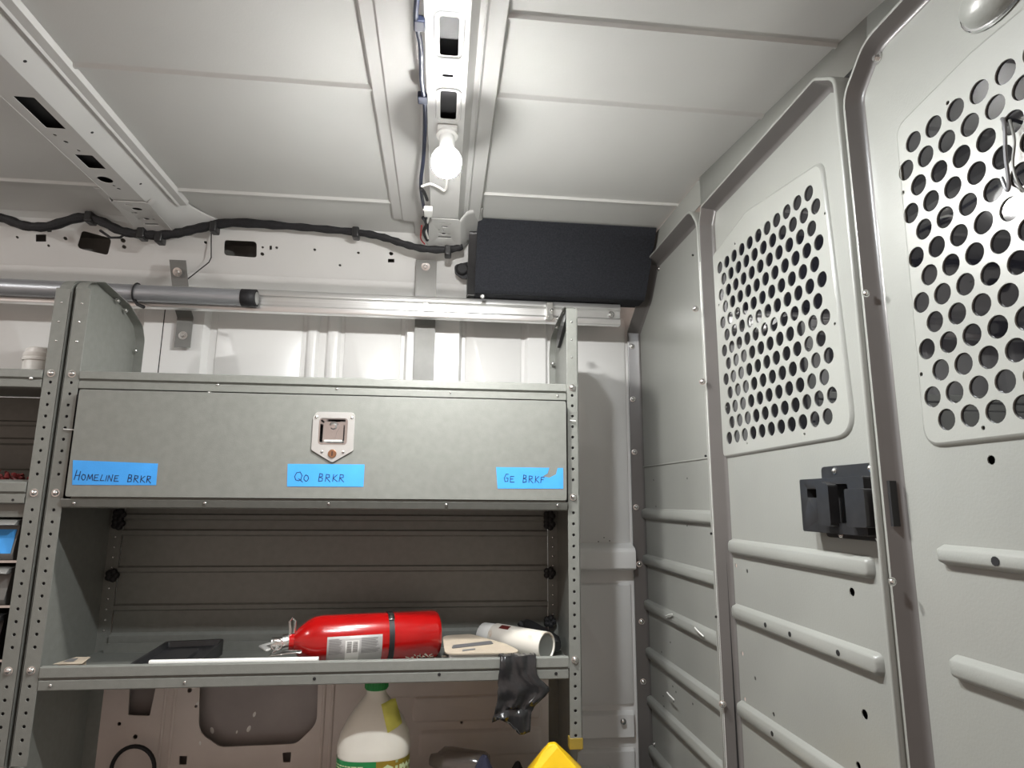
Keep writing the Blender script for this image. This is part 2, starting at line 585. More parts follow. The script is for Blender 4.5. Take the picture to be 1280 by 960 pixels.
def pad(name, x0, x1, z0, z1, y, h=0.012, r=0.01, dr=0.008, material='white_paint'):
    """a pressed pad standing h proud of plane y"""
    o = rect(x0, x1, z0, z1, r)
    rings = [[(p[0], y, p[1]) for p in o], [(p[0], y-h*0.85, p[1]) for p in offset_poly(o, dr*0.7)], [(p[0], y-h, p[1]) for p in offset_poly(o, dr)]]
    return MB().loft(rings, False, True).build(name, material, wall, smooth=40)


# vertical ribs of the side panels (seen above the shelf)
for x0, x1, hh in ((-0.90, -0.71, 0.030), (-0.425, -0.385, 0.014), (-0.365, -0.320, 0.014), (-0.125, 0.055, 0.030), (0.255, 0.330, 0.018), (-1.42, -1.335, 0.020)):
    pad('wall_rib', x0, x1, -0.15, 0.635, YW, hh, 0.014, 0.010)
for x0, x1 in ((-0.69, -0.435), (-0.31, -0.135), (0.065, 0.245), (0.345, 0.586), (-1.32, -0.92)):
    pad('panel_field', x0, x1, -0.14, 0.60, YW, 0.006, 0.02, 0.004)
# belt and lower pressings
MB().prism(fillet([(1.955, -0.12), (1.912, -0.135), (1.905, -0.145), (1.905, -0.195), (1.955, -0.205)], 0.006, 3), 'X', -3.2, 0.588).build('belt_rail', 'white_paint', wall)
low = [fillet([tuple(onY(*p, 1.90))[::2] for p in q], r) for q, r in (
    ([(162, 858), (195, 858), (187, 895), (160, 894)], 0.004), ([(250, 845), (398, 838), (396, 905), (370, 930), (275, 934), (248, 915)], [0.01, 0.01, 0.05, 0.04, 0.04, 0.05]),
    ([(224, 945), (234, 945), (233, 956), (224, 956)], 0.002), ([(353, 941), (364, 940), (363, 953), (354, 953)], 0.002), ([(596, 932), (608, 932), (606, 944), (598, 944)], 0.002))]
low += [circle(*tuple(onY(*p, 1.90))[::2], r, 10) for p, r in (((169, 921), 0.006), ((149, 905), 0.005), ((237, 863), 0.006), ((245, 883), 0.004), ((577, 903), 0.004), ((667, 939), 0.006), ((546, 927), 0.005))]
xa, xb = onY(135, 900, 1.90).x, 0.36
MB().plate(rect(-3.0, xb, -1.08, -0.32), low, 0.004, mapY(1.90)).build('inner_panel', 'dusty_paint', wall)
MB().box(-3.0, xb-0.01, 1.945, 1.949, -1.08, -0.335).build('recess_shade_sheet', 'primer_grey', wall)  # added dark sheet, carries the recess shade over the white skin
MB().prism([(1.90, -0.32), (1.955, -0.30), (1.955, -0.33), (1.905, -0.335)], 'X', -3.0, xb).build('inner_panel_top', 'dusty_paint', wall)
# pressed steps in the inner panel
for zc, x0, x1 in ((-0.565, -0.06, 0.30), (-0.655, -0.04, 0.30), (-0.50, -0.15, 0.28)):
    pad('panel_step', x0, x1, zc-0.035, zc+0.035, 1.90, 0.010, 0.015, 0.008, 'dusty_paint')
for px in (203, 215, 403, 414):
    x = onY(px, 910, 1.90).x
    pad('panel_crease', x-0.005, x+0.005, -0.9, -0.40, 1.90, 0.004, 0.004, 0.003, 'dusty_paint')
# right hand stretch between shelf and partition
pad('panel_step', 0.375, 0.586, -0.585, -0.24, YW, 0.010, 0.012, 0.006)
pad('panel_step', 0.375, 0.586, -0.675, -0.60, YW, 0.020, 0.010, 0.008)
pad('panel_step', 0.375, 0.586, -1.05, -0.70, YW, 0.014, 0.010, 0.008)
inst(RIVET, 'panel_plug', onY(779, 902, 1.925), (0, -1, 0), wall, 2.6)
for px, py in ((748, 677), (738, 683), (755, 672), (762, 676)):
    inst(PLUG, 'rust_spot', onY(px, py, 1.944), (0, -1, 0), wall, 0.5)
# pressed seams on the rail
sm = MB()
sm.tube([onY(264, 291, 1.786), onY(264, 322, 1.826), onY(261, 328, 1.832), onY(232, 351, 1.858)], 0.0016, 6)
sm.build('panel_seam', 'rubber', wall)
MB().box(onY(205, 400, 1.925).x-0.0012, onY(205, 400, 1.925).x+0.0012, 1.9243, 1.927, 0.1, 0.60).build('panel_seam', 'rubber', wall)
# wheel arch box under the lower shelf (its top is just below the frame)
MB().prism(fillet([(1.95, -1.1), (1.95, -0.74), (1.42, -0.74), (1.40, -1.1)], [0, 0, 0.05, 0], 4), 'X', -0.75, 0.50).build('trim_1', 'white_paint', kind='structure', label='white wheel arch box under the shelving')

# ================================================================== THE PARTITION
PX = thing('wall_front', (0.62, 1.0, -1.1), label='grey painted steel partition between cargo space and cab', kind='structure')
LIP, PA, PC, PE = 0.592, 0.630, 0.625, 0.620


def tray(name, outline, lip, pan, holes=(), inset=0.004, parent=PX, material='partition_paint', lw=0.005):
    def ring(d, x):
        return [(x, p[0], p[1]) for p in offset_poly(outline, d)]
    o = MB().loft([ring(d, x) for d, x in ((-0.003, lip+0.030), (-0.003, lip+0.003), (-0.0015, lip+0.0005), (0.001, lip), (lw-0.002, lip+0.0005))], False, False).build(name+'_lip', material, parent, smooth=60)
    MB().loft([ring(d, x) for d, x in ((lw-0.002, lip+0.0005), (lw, lip+0.004), (lw+inset, pan-0.006), (lw+inset+0.004, pan-0.001), (lw+inset+0.010, pan))], False, False).build(name+'_channel', 'partition_channel', parent, smooth=60, label='dark grey channel around the sheet')
    inner = offset_poly(outline, lw+inset+0.010)
    MB().plate(inner, list(holes), 0.0015, mapX(pan)).build(name+'_sheet', material, parent)
    return o


# --- far panel against the wall
outA = fillet([(1.946, -1.09), (1.946, 0.548), (1.812, 0.628), (1.745, 0.712), (1.40, 0.712), (1.362, 0.66), (1.362, -1.09)], [0, 0.01, 0.05, 0.02, 0.05, 0.05, 0], 6)
pa = thing('partition_panel', (0.61, 1.66, -1.1), parent=PX)
tray('panel', outA, LIP, PA, parent=pa)
# --- door
outC = fillet([(1.355, -1.09), (1.352, 0.650), (1.335, 0.690), (0.872, 0.690), (0.823, 0.655), (0.823, -1.09)], [0, 0.02, 0.01, 0.02, 0.03, 0], 6)
door = thing('door_1', (0.61, 1.09, -1.09), label='grey steel partition door with perforated window and black latch', kind='structure')


def k_(p, X):
    return tuple(onX(*p, X))[1:]


s = PC/0.66
meshC = fillet([(1.425*s, 0.103*s), (1.43*s, 0.605*s), (1.24*s, 0.640*s), (0.962*s, 0.602*s), (0.940*s, 0.106*s)], [0.02, 0.02, 0.05, 0.03, 0.045], 6)
smallC = [circle(*k_(p, PC), r, 10) for p, r in (((1047, 707), 0), ((920, 707), 0.0045), ((934, 714), 0.004), ((1065, 740), 0.0065), ((928, 817), 0.0045), ((944, 848), 0.004), ((931, 874), 0.0045), ((967, 893), 0.004), ((1081, 893), 0.0070), ((1073, 957), 0.0055)) if r]
tray('door', outC, LIP+0.001, PC, [offset_poly(meshC, 0.003)]+smallC, parent=door)


def perforated(name, outline, pan, lat, r, parent, extra=()):
    rim = MB()
    rim.loft([[(pan, p[0], p[1]) for p in outline], [(pan-0.004, p[0], p[1]) for p in offset_poly(outline, 0.003)], [(pan-0.005, p[0], p[1]) for p in offset_poly(outline, 0.006)]], False, False)
    rim.build('window_rim', 'partition_paint', parent, smooth=60)
    MB().plate(offset_poly(outline, 0.006), [circle(y, z, r, 18) for y, z in lat]+[circle(y, z, 0.0028, 8) for y, z in extra], 0.002, mapX(pan-0.005)).build(name, 'partition_mesh', parent, label='perforated steel window screen with round holes')


latC, latE = [], []
for i in range(13):
    for j in range(11):
        y = (1.383 if i % 2 == 0 else 1.3655) - 0.0376*j
        latC.append((y*s, (0.1475+0.0343*i)*s))
se = PE/0.685
for i in range(13):
    for j in range(11):
        y = (0.781 if i % 2 == 0 else 0.801) - 0.0388*j
        latE.append((y*se, (0.114+0.0344*i)*se))
perforated('window_screen', meshC, PC, latC, 0.0136*s/0.947, door, [(1.40*s, 0.47*s), (1.395*s, 0.22*s), (0.965*s, 0.30*s), (1.08*s, 0.125*s), (1.30*s, 0.585*s), (0.965*s, 0.50*s), (1.30*s, 0.128*s)])
MB().plate(offset_poly(meshC, 0.008), [], 0.005, mapX(PC-0.0028)).build('window_pane', 'tinted_acrylic', door, label='glossy pane coloured dark for the unlit cab, behind the screen')


def rib(y0, y1, zc, hh, pan, parent, h=0.011, sl=0.0):
    o = rect(y0, y1, -hh, hh, hh*0.8, 5)

    def g(pts, x):
        return [(x, p[0], zc+p[1]+sl*(p[0]-y0)) for p in pts]
    MB().loft([g(o, pan), g(offset_poly(o, 0.004), pan-h*0.8), g(offset_poly(o, 0.007), pan-h)], False, True).build('pressed_rib', 'partition_paint', parent, smooth=60)


for z in (-0.0905, -0.2230, -0.412, -0.56, -0.70, -0.85):
    rib(0.878, 1.338, z, 0.0165, PC, door)
for y, z in ((1.19, -0.2240), (1.105, -0.2240), (0.968, -0.2245), (1.19, -0.4125), (1.02, -0.4125)):
    inst(PLUG, 'drill_hole', (PC-0.0113, y, z), (-1, 0, 0), door, 1.3)

# --- near panel
outE = fillet([(0.814, -1.09), (0.814, 0.615), (0.757, 0.668), (0.10, 0.668), (0.10, -1.09)], [0, 0.05, 0.06, 0.02, 0], 8)
pe = thing('partition_panel', (0.61, 0.45, -1.1), parent=PX)
kE = PE/0.634
meshE = fillet([(0.768*kE, 0.072*kE), (0.755*kE, 0.530*kE), (0.62*kE, 0.548*kE), (0.33*kE, 0.548*kE), (0.33*kE, 0.072*kE)], [0.03, 0.025, 0.05, 0.03, 0.03], 6)
smallE = [circle(*k_(p, PE), r, 10) for p, r in (((1239, 575), 0.0055), ((1245, 706), 0.0055))]
tray('panel', outE, LIP+0.006, PE, [offset_poly(meshE, 0.003), smallE[0]], parent=pe)
perforated('window_screen', meshE, PE, latE, 0.0136, pe, [(k_((1189, 129), PE)), (k_((1133, 241), PE)), (k_((1156, 468), PE)), (k_((1234, 535), PE))])
MB().plate(offset_poly(meshE, 0.008), [], 0.005, mapX(PE-0.0028)).build('window_pane', 'tinted_acrylic', pe, label='glossy pane coloured dark for the unlit cab, behind the screen')
for z in (-0.0601, -0.190, -0.320, -0.45, -0.59, -0.73):
    rib(0.25, 0.746, z, 0.0125 if z > -0.1 else 0.0145, PE, pe)
inst(PLUG, 'drill_hole', (PE-0.0113, k_((1245, 706), PE-0.011)[0], -0.0605), (-1, 0, 0), pe, 1.5)
# --- dark sheets added for the gloom of the cab behind the drilled holes
MB().box(0.650, 0.655, 0.82, 1.36, -1.09, 0.70).build('cab_dark_sheet', 'black_plastic', door)
MB().box(0.656, 0.661, 0.05, 0.80, -1.09, 0.68).build('cab_dark_sheet', 'black_plastic', pe)
# --- ribs of the far panel
for z in (-0.033, -0.170, -0.302, -0.437, -0.571, -0.705, 0.11):
    if z > 0:
        MB().tube([(PA-0.0005, 1.94, z), (PA-0.0005, 1.385, z-0.005)], 0.0022, 6).build('pressed_crease', 'partition_paint', pa)
    else:
        rib(1.385, 1.945, z, 0.0165, PA, pa)
for px, py in ((817, 600), (859, 598), (820, 633), (859, 657), (827, 815), (838, 803), (829, 870), (841, 858), (845, 865), (842, 877), (866, 880), (830, 883)):
    inst(PLUG, 'drill_hole', onX(px, py, PA-0.0003), (-1, 0, 0), pa, 0.75)
# --- header sheets up to the roof, and the filler in the joints
hd = MB()
hd.plate([(1.97, 0.54), (1.965, 0.560), (1.80, 0.632), (1.745, 0.715), (1.36, 0.715), (1.36, 0.782), (1.70, 0.782), (1.795, 0.70), (1.82, 0.64)], [], 0.002, lambda u, v, w: (0.610+w, u, v))
hd.build('header_sheet', 'partition_paint', PX)
MB().add([(0.610, 1.37, 0.689), (0.610, 1.37, 0.784), (0.6425, 1.08, 0.784), (0.672, 0.835, 0.784), (0.672, 0.835, 0.60), (0.6425, 1.08, 0.689)], [(0, 1, 2, 5), (5, 2, 3, 4)]).build('header_sheet', 'partition_paint', PX, solid=0.002)
MB().add([(0.640, 0.83, 0.55), (0.672, 0.835, 0.784), (0.70, 0.68, 0.784), (0.78, 0.10, 0.784), (0.64, 0.10, 0.66), (0.64, 0.68, 0.66)], [(0, 1, 2, 5), (5, 2, 3, 4)]).build('header_sheet', 'partition_paint', PX, solid=0.002)
MB().box(0.6225, 0.626, 0.805, 0.832, -1.09, 0.66).build('joint_filler', 'black_plastic', PX)
MB().box(0.615, 0.62, 1.345, 1.372, -1.09, 0.70).build('joint_filler', 'black_plastic', PX)
MB().box(0.594, 0.60, 1.35, 1.3575, -1.0, 0.56).build('hinge_leaf', 'white_plastic', PX, label='thin pale piano hinge edge')
# strike slot in the near panel's edge and the screws
p0, p1 = onX(1098, 602, 0.612), onX(1112, 655, 0.622)
MB().box(0.603, 0.613, 0.8025, 0.8075, p1.z-0.002, p0.z).build('strike_slot', 'rubber', pe)
for px, py in ((1068, 367), (1082, 367), (1095, 541), (1115, 727), (1134, 930)):
    d = ray(px, py)
    q = d*(0.8055/d.y)
    if q.x > 0.594:
        inst(BOLT, 'screw', q, (0, -1, 0), pe, 0.75)
for px, py in ((869, 386), (878, 477), (903, 880)):
    q = ray(px, py)
    q = q*(1.3465/q.y)
    inst(BOLT, 'screw', q, (-0.3, -1, 0), door, 1.0)
for px, py in ((866, 319), (882, 570), (889, 667), (895, 771)):
    q = ray(px, py)
    q = q*(1.3455/q.y)
    inst(PLUG, 'drill_hole', q, (0, -1, 0), door, 0.8)
for px, py in ((790, 433), (798, 433), (791, 499), (793, 565), (795, 634), (799, 705), (802, 777), (804, 852), (808, 930), (818, 930), (824, 336)):
    q = ray(px, py)
    if px >= 798 and py in (433, 930, 336):
        inst(BOLT, 'screw', q*(PA/q.x), (-1, 0, 0), pa, 0.9)
    else:
        inst(BOLT, 'screw', q*(1.9375/q.y), (-0.2, -1, 0), pa, 1.15)
inst(HEXBOLT, 'bolt', onX(1097, 73, PE), (-1, 0, 0), pe, 0.75)
for px, py, a in ((838, 770, 0.3), (876, 791, -0.1), (840, 871, 0.0)):
    q = onX(px, py, PA-0.012)
    MB().tube([q+Vector((-0.004, 0.025, 0.004-a*0.03)), q+Vector((-0.006, 0, 0.003)), q+Vector((-0.004, -0.025, a*0.03))], 0.0018, 6).build('zip_tie', 'zip_white', pa, label='white nylon zip tie end')

# --- latch on the door
lt = thing('door_latch', (PC-0.02, 0.95, -0.05), parent=door)
tag(lt, 'black slam latch with pull handle')
y0, y1 = k_((1001, 625), PC-0.028)[0], 0.845
MB().plate(rect(0.845, 0.985, -0.052, 0.060, 0.008), [], 0.003, mapX(PC-0.004)).build('base_plate', 'black_plastic', lt, bevel=0.001)
zt, zb_ = 0.040, -0.044
bd = MB()
o_ = fillet([(0.848, zb_), (y0, zb_), (y0, zt), (0.848, zt)], 0.004)
XH = PC-0.028


def yy_(px, X=XH):
    return k_((px, 630), X)[0]


h0, h1, h2, h3, h4 = yy_(1026), yy_(1041), yy_(1043), yy_(1059), yy_(1084)
hl = [rect(h3-0.004, h0+0.008, zb_+0.016, zt-0.010, 0.005), rect(yy_(1024), yy_(1010), zt-0.030, zt-0.016, 0.002)]
bd.plate(o_, hl, 0.022, mapX(XH))
bd.build('latch_body', 'black_plastic', lt, bevel=0.0015)
MB().box(PC-0.008, PC-0.005, 0.87, 1.03, zb_+0.01, zt-0.008).build('latch_cavity', 'rubber', lt)
ya, yb2 = yy_(1041, PC-0.036), yy_(1026, PC-0.036)
MB().prism(fillet([(ya, zb_+0.010), (yb2, zb_+0.014), (yb2, zt-0.012), (yb2-0.012, zt-0.006), (ya, zt-0.010)], 0.006), 'X', PC-0.042, PC-0.026).build('pull_handle', 'black_plastic', lt, bevel=0.004)
ya, yb2 = yy_(1086, PC-0.034), yy_(1061, PC-0.034)
MB().prism(fillet([(ya, zb_+0.012), (yb2, zb_+0.012), (yb2, zt-0.018), (ya, zt-0.018)], 0.005), 'X', PC-0.040, PC-0.026).build('latch_cover', 'black_plastic', lt, bevel=0.004)
for y, z in ((0.948, 0.052), (0.862, 0.052), (0.945, -0.0475), (0.86, -0.0475)):
    inst(BOLT, 'screw', (PC-0.0045, y, z), (-1, 0, 0), lt, 0.7)

# ================================================================== SHELVING
YF = 1.490          # front plane of the shelving
YB = 1.775


def side_profile(d=0.0):
    return fillet([(YF, -0.535), (YF, 0.500-d), (1.560, 0.527-d), (1.690, 0.508-d*0.8), (1.770, 0.465), (1.790, 0.430), (1.790, -1.09), (1.66, -1.09), (1.66, -0.80), (1.54, -0.56)],
                  [0.01, 0.035, 0.04, 0.03, 0.04, 0.03, 0, 0, 0.05, 0.03], 5)


def end_panel(root, xo, inward, fw_, detail=True, foot=None, drop=0.0):
    """one pressed end of a shelf unit: web at xo, flange reaching inward"""
    s_ = 1 if inward > 0 else -1
    prof = side_profile(drop)
    ep = thing('end_panel', (xo, 1.63, -1.09), parent=root)
    MB().plate(prof, [], 0.002*s_, mapX(xo)).build('web', 'grey_paint', ep)
    xi = xo+fw_*s_
    xa_, xb_ = min(xo, xi), max(xo, xi)
    # front flange with its row of holes
    hs = []
    xm = xo+fw_*0.53*s_
    z = 0.255
    while z > -0.53:
        if not any(abs(z-b) < 0.016 for b in (0.275, 0.012, -0.345)):
            hs.append(circle(xm, z, 0.0034, 10))
        z -= 0.0254
    MB().plate(rect(xa_, xb_, -0.53, 0.475), hs, 0.002, mapY(YF)).build('front_flange', 'grey_paint', ep, bevel=0.0006)
    MB().box(xa_+0.002, xb_-0.002, YF+0.004, YF+0.0045, -0.52, 0.30).build('flange_shadow_strip', 'rubber', ep)  # black strip painting the shadow behind the flange holes
    # rolled edge over the top and down the back
    fl_ = MB()
    path = [p for p in prof if p[1] > 0.2]
    path = [p for p in path if not (p[0] < YF+0.004 and p[1] < 0.47)]
    path = path + [(1.790, -0.40)]
    rings = []
    for p in path:
        rings.append([(xo, p[0], p[1]), (xi-0.008*s_, p[0], p[1]), (xi-0.008*s_, p[0]-0.0015, p[1]-0.0015), (xo, p[0]-0.0015, p[1]-0.0015)])
    fl_.loft(rings)
    fl_.build('rolled_edge', 'grey_paint', ep, smooth=60)
    if foot:
        MB().box(xa_-0.001, xb_+0.001, YF-0.0015, YF+0.02, -0.535, -0.512).build('foot_bounce', foot, ep, bevel=0.001)  # coloured end, paints the yellow bounce from the bag
    for k, zz in enumerate((0.44, 0.395, 0.35)):
        inst(RIVET, 'rivet', (xm, YF, zz), (0, -1, 0), ep, 0.8)
    for zz in (0.275, 0.012, -0.349):
        inst(BOLT, 'bolt', (xm, YF, zz), (0, -1, 0), ep, 1.15)
    # bracket and bolts near the sloping top
    if detail:
        for yy, zz in ((1.655, 0.502), (1.70, 0.490), (1.778, 0.40)):
            inst(BOLT, 'bolt', (xo+0.012*s_, yy-0.004, zz-0.004), (0.2*s_, -0.7, -0.7), ep, 0.9)
    # rear flange strip with holes
    hs = [circle(xm, -0.09-0.0254*i, 0.003, 8) for i in range(10)]
    MB().plate(rect(xa_, xb_, -1.05, 0.0), [], 0.002, mapY(YB-0.004)).build('rear_flange', 'grey_paint', ep)
    for i in range(11):
        inst(RIVET, 'rivet', (xm, YB-0.004, -0.07-0.0254*i), (0, -1, 0), ep, 0.85)
    return ep


def lip(root, x0, x1, zt_, zb__, name='shelf_lip'):
    zm = zt_-(zt_-zb__)*0.52
    MB().prism([(YF+0.012, zt_-0.004), (YF+0.005, zt_), (YF-0.002, zt_-0.003), (YF-0.003, zm+0.003), (YF+0.003, zm), (YF+0.002, zm-0.002), (YF-0.001, zm-0.003), (YF-0.001, zb__+0.002), (YF+0.003, zb__), (YF+0.030, zb__), (YF+0.030, zb__+0.002), (YF+0.005, zb__+0.003), (YF+0.010, zm-0.002)], 'X', x0, x1).build(name, 'grey_paint', root, bevel=0.0008)


unit = thing('shelving_unit', (-0.26, 1.63, -1.1), 'grey steel shelving unit with closed box compartment and open tray below', 'shelving', 'steel shelving along the van wall')
XL, XR = -0.845, 0.327
end_panel(unit, XL, 1, 0.033, drop=0.010)
end_panel(unit, XR, -1, 0.028, foot='mustard_tape', drop=0.025)
xl, xr = XL+0.034, XR-0.030
lip(unit, xl, xr, 0.284, 0.241)
MB().box(xl-0.02, xr+0.02, YF+0.010, YB, 0.262, 0.264).build('top_shelf', 'grey_paint', unit)
# box compartment
bx = thing('box_compartment', (-0.26, 1.6, 0.0), parent=unit)
MB().box(xl-0.01, xr+0.01, YF+0.002, YB, -0.0185, -0.0165).build('box_floor', 'grey_paint', bx)
MB().box(xl-0.012, xl-0.010, YF+0.02, YB, -0.017, 0.24).build('box_side', 'grey_dark', bx)
MB().box(xr+0.010, xr+0.012, YF+0.02, YB, -0.017, 0.24).build('box_side', 'grey_dark', bx)
MB().box(xl-0.01, xr+0.01, YF+0.014, YF+0.016, -0.01, 0.25).build('box_inner', 'rubber', bx)
MB().prism([(YF-0.010, 0.0), (YF-0.011, -0.002), (YF-0.004, -0.017), (YF+0.002, -0.020), (YF+0.02, -0.020), (YF+0.02, -0.017), (YF-0.001, -0.015), (YF-0.005, -0.001)], 'X', xl, xr).build('box_lip', 'grey_paint', bx, bevel=0.0006)
MB().tube([(xl+0.02, YF-0.008, 0.0015), (xr-0.005, YF-0.008, 0.0015)], 0.0022, 8).build('piano_hinge', 'grey_paint', bx)
YD = 1.474
dr = thing('flap_door', (-0.25, YD, 0.0), parent=bx)
dx0, dx1 = -0.800, 0.2935
LX = -0.2465
MB().plate(rect(dx0, dx1, 0.004, 0.238, 0.006), [rect(LX-0.030, LX+0.030, 0.126, 0.183, 0.006)], 0.010, mapY(YD)).build('door_sheet', 'grey_paint', dr, bevel=0.002)
# recessed folding handle
lk = thing('paddle_latch', (LX, YD, 0.14), parent=dr)
tag(lk, 'bright steel folding latch in a shield shaped plate')
shield = fillet([(LX-0.040, 0.199), (LX+0.047, 0.199), (LX+0.047, 0.112), (LX+0.002, 0.084), (LX-0.046, 0.112), (LX-0.046, 0.185)], [0.010, 0.010, 0.006, 0.008, 0.006, 0.01], 4)
MB().plate(shield, [rect(LX-0.029, LX+0.029, 0.128, 0.182, 0.006)], 0.0025, mapY(YD-0.0035)).build('latch_plate', 'latch_steel', lk, bevel=0.0008)
MB().loft([[(p[0], YD-0.0042, p[1]) for p in rect(LX-0.032, LX+0.032, 0.125, 0.185, 0.008)], [(p[0], YD-0.0045, p[1]) for p in rect(LX-0.029, LX+0.029, 0.128, 0.182, 0.006)], [(p[0], YD+0.018, p[1]) for p in rect(LX-0.026, LX+0.026, 0.131, 0.179, 0.006)]], False, True).build('latch_dish', 'chrome', lk, smooth=30)
MB().plate(fillet([(LX-0.021, 0.136), (LX+0.021, 0.136), (LX+0.021, 0.174), (LX+0.009, 0.174), (LX+0.009, 0.166), (LX-0.009, 0.166), (LX-0.009, 0.174), (LX-0.021, 0.174)], 0.003), [], 0.003, mapY(YD+0.006)).build('fold_handle', 'chrome', lk, bevel=0.001)
MB().lathe([(0.012, 0), (0.012, 0.004), (0.0075, 0.005), (0.0075, 0.010), (0.005, 0.012), (0, 0.012)], (LX, YD+0.006, 0.166), (0, -1, 0), 16).build('lock_boss', 'chrome', lk)
MB().prism(fillet([(LX-0.008, 0.160), (LX-0.004, 0.140), (LX+0.004, 0.140), (LX+0.008, 0.160)], 0.003), 'Y', YD+0.001, YD+0.006).build('lock_tongue', 'chrome', lk)
MB().tube([(LX-0.020, YD+0.004, 0.1335), (LX+0.020, YD+0.004, 0.1335)], 0.003, 8).build('handle_pin', 'latch_steel', lk)
MB().lathe([(0.0095, 0), (0.0095, 0.002), (0.0085, 0.003), (0.0, 0.003)], (LX+0.001, YD-0.0035, 0.104), (0, -1, 0), 18).build('key_cylinder', 'brass', lk)
MB().box(LX, LX+0.002, YD-0.0072, YD-0.0066, 0.099, 0.109).build('key_slot', 'rubber', lk)
for xx, zz in ((LX-0.039, 0.187), (LX+0.040, 0.187), (LX-0.022, 0.108), (LX+0.025, 0.108)):
    inst(RIVET, 'rivet', (xx, YD-0.0035, zz), (0, -1, 0), lk, 1.0)
for px, py in ((262, 490.5), (272, 481), (421, 486), (563, 491), (697, 495)):
    inst(RIVET, 'rivet', onY(px, py, YF-0.001), (0, -1, 0), unit, 0.9)
for px, py in ((92.5, 629), (256, 629), (411, 629.5), (558, 631), (697, 631.5)):
    inst(RIVET, 'rivet', onY(px, py, YF-0.010)+Vector((0, 0, 0.0)), (0, -1, -0.3), bx, 1.0)
# back sheet of the open bay, with pressed grooves
prof = [(YB, -0.02)]
for z in (-0.045, -0.085, -0.177, -0.270):
    prof += [(YB, z+0.009), (YB-0.007, z+0.005), (YB-0.007, z-0.005), (YB, z-0.009)]
prof += [(YB, -0.330), (YB-0.012, -0.336), (YB-0.012, -0.385)]
MB().sheet(prof, 0.002, 'X', xl, xr).build('back_panel', 'grey_paint', unit)
# tray
lip(unit, xl, xr, -0.341, -0.390, 'tray_lip')
DECK = -0.372
MB().box(xl-0.02, xr+0.02, YF+0.010, YB, DECK-0.002, DECK).build('tray_deck', 'grey_paint', unit)
MB().box(xl, xr, YB-0.03, YB-0.028, DECK, DECK+0.022).build('tray_back_rib', 'grey_paint', unit)
for px, py in ((63, 857), (231, 853), (695, 842), (393, 848.5), (549, 843)):
    inst(PLUG if px in (695, 393, 549) else RIVET, 'drill_hole' if px in (695, 393, 549) else 'rivet', onY(px, py, YF-0.0015), (0, -1, 0), unit, 1.0)
# rubber star knobs clamping the rear flanges
for xx, zs in ((XL+0.026, (-0.040, -0.062, -0.190)), (XR-0.026, (-0.038, -0.060, -0.190, -0.315))):
    for z in zs:
        kn = MB()
        for a in range(5):
            an = a*2*math.pi/5
            kn.lathe([(0.0, -0.004), (0.007, 0.0), (0.009, 0.006), (0.007, 0.012), (0, 0.014)], (xx+0.009*math.cos(an), YB-0.008, z+0.009*math.sin(an)), (0, -1, 0), 8)
        kn.lathe([(0.012, 0), (0.012, 0.012), (0.006, 0.015), (0, 0.015)], (xx, YB-0.004, z), (0, -1, 0), 12)
        kn.build('star_knob', 'rubber', unit, label='black rubber star knob')
# small bright cotter wires poking from flange holes
for px, py in ((83, 537), (716, 526)):
    q = onY(px, py, YF-0.003)
    MB().tube([q+Vector((-0.006, 0, 0.001)), q+Vector((0.02 if px < 200 else 0.006, -0.006, -0.001))], 0.0012, 6).build('wire_end', 'zip_white', unit)

# ---- neighbouring unit, running out of the frame
unit2 = thing('shelving_unit', (-1.4, 1.63, -1.1), 'grey steel shelving unit with stacked parts bins and a white tub on top', 'shelving', 'steel shelving along the van wall')
end_panel(unit2, -0.853, -1, 0.034, detail=False, drop=0.010)
ux0, ux1 = -2.0, -0.889
lip(unit2, ux0, ux1, 0.284, 0.241)
MB().box(ux0, ux1+0.02, YF+0.010, YB, 0.262, 0.264).build('top_shelf', 'grey_paint', unit2)
lip(unit2, ux0, ux1, 0.036, -0.012)
MB().box(ux0, ux1+0.02, YF+0.010, YB, 0.010, 0.012).build('shelf_deck', 'grey_paint', unit2)
MB().box(ux0, ux1, YF+0.016, YF+0.024, -0.040, -0.012).build('shelf_stiffener', 'grey_paint', unit2)
prof = [(YB, 0.26), (YB, 0.20), (YB-0.006, 0.196), (YB-0.006, 0.188), (YB, 0.184), (YB, 0.155), (YB-0.008, 0.15), (YB-0.008, 0.14), (YB, 0.135), (YB, 0.075), (YB-0.01, 0.07), (YB-0.01, 0.012)]
MB().sheet(prof, 0.002, 'X', ux0, ux1).build('back_panel', 'grey_paint', unit2)
MB().sheet([(YB, -0.01), (YB, -0.39)], 0.002, 'X', ux0, ux1).build('back_panel', 'grey_paint', unit2)
lip(unit2, ux0, ux1, -0.345, -0.392, 'tray_lip')
MB().box(ux0, ux1+0.02, YF+0.010, YB, DECK-0.002, DECK).build('tray_deck', 'grey_paint', unit2)
MB().box(ux0, ux1, YF+0.03, YF+0.034, -0.372, -0.345).build('bin_rail', 'grey_dark', unit2)
inst(RIVET, 'rivet', onY(39, 473, YF-0.001), (0, -1, 0), unit2, 1.2)
inst(PLUG, 'drill_hole', onY(16, 625, YF-0.001), (0, -1, 0), unit2, 0.8)


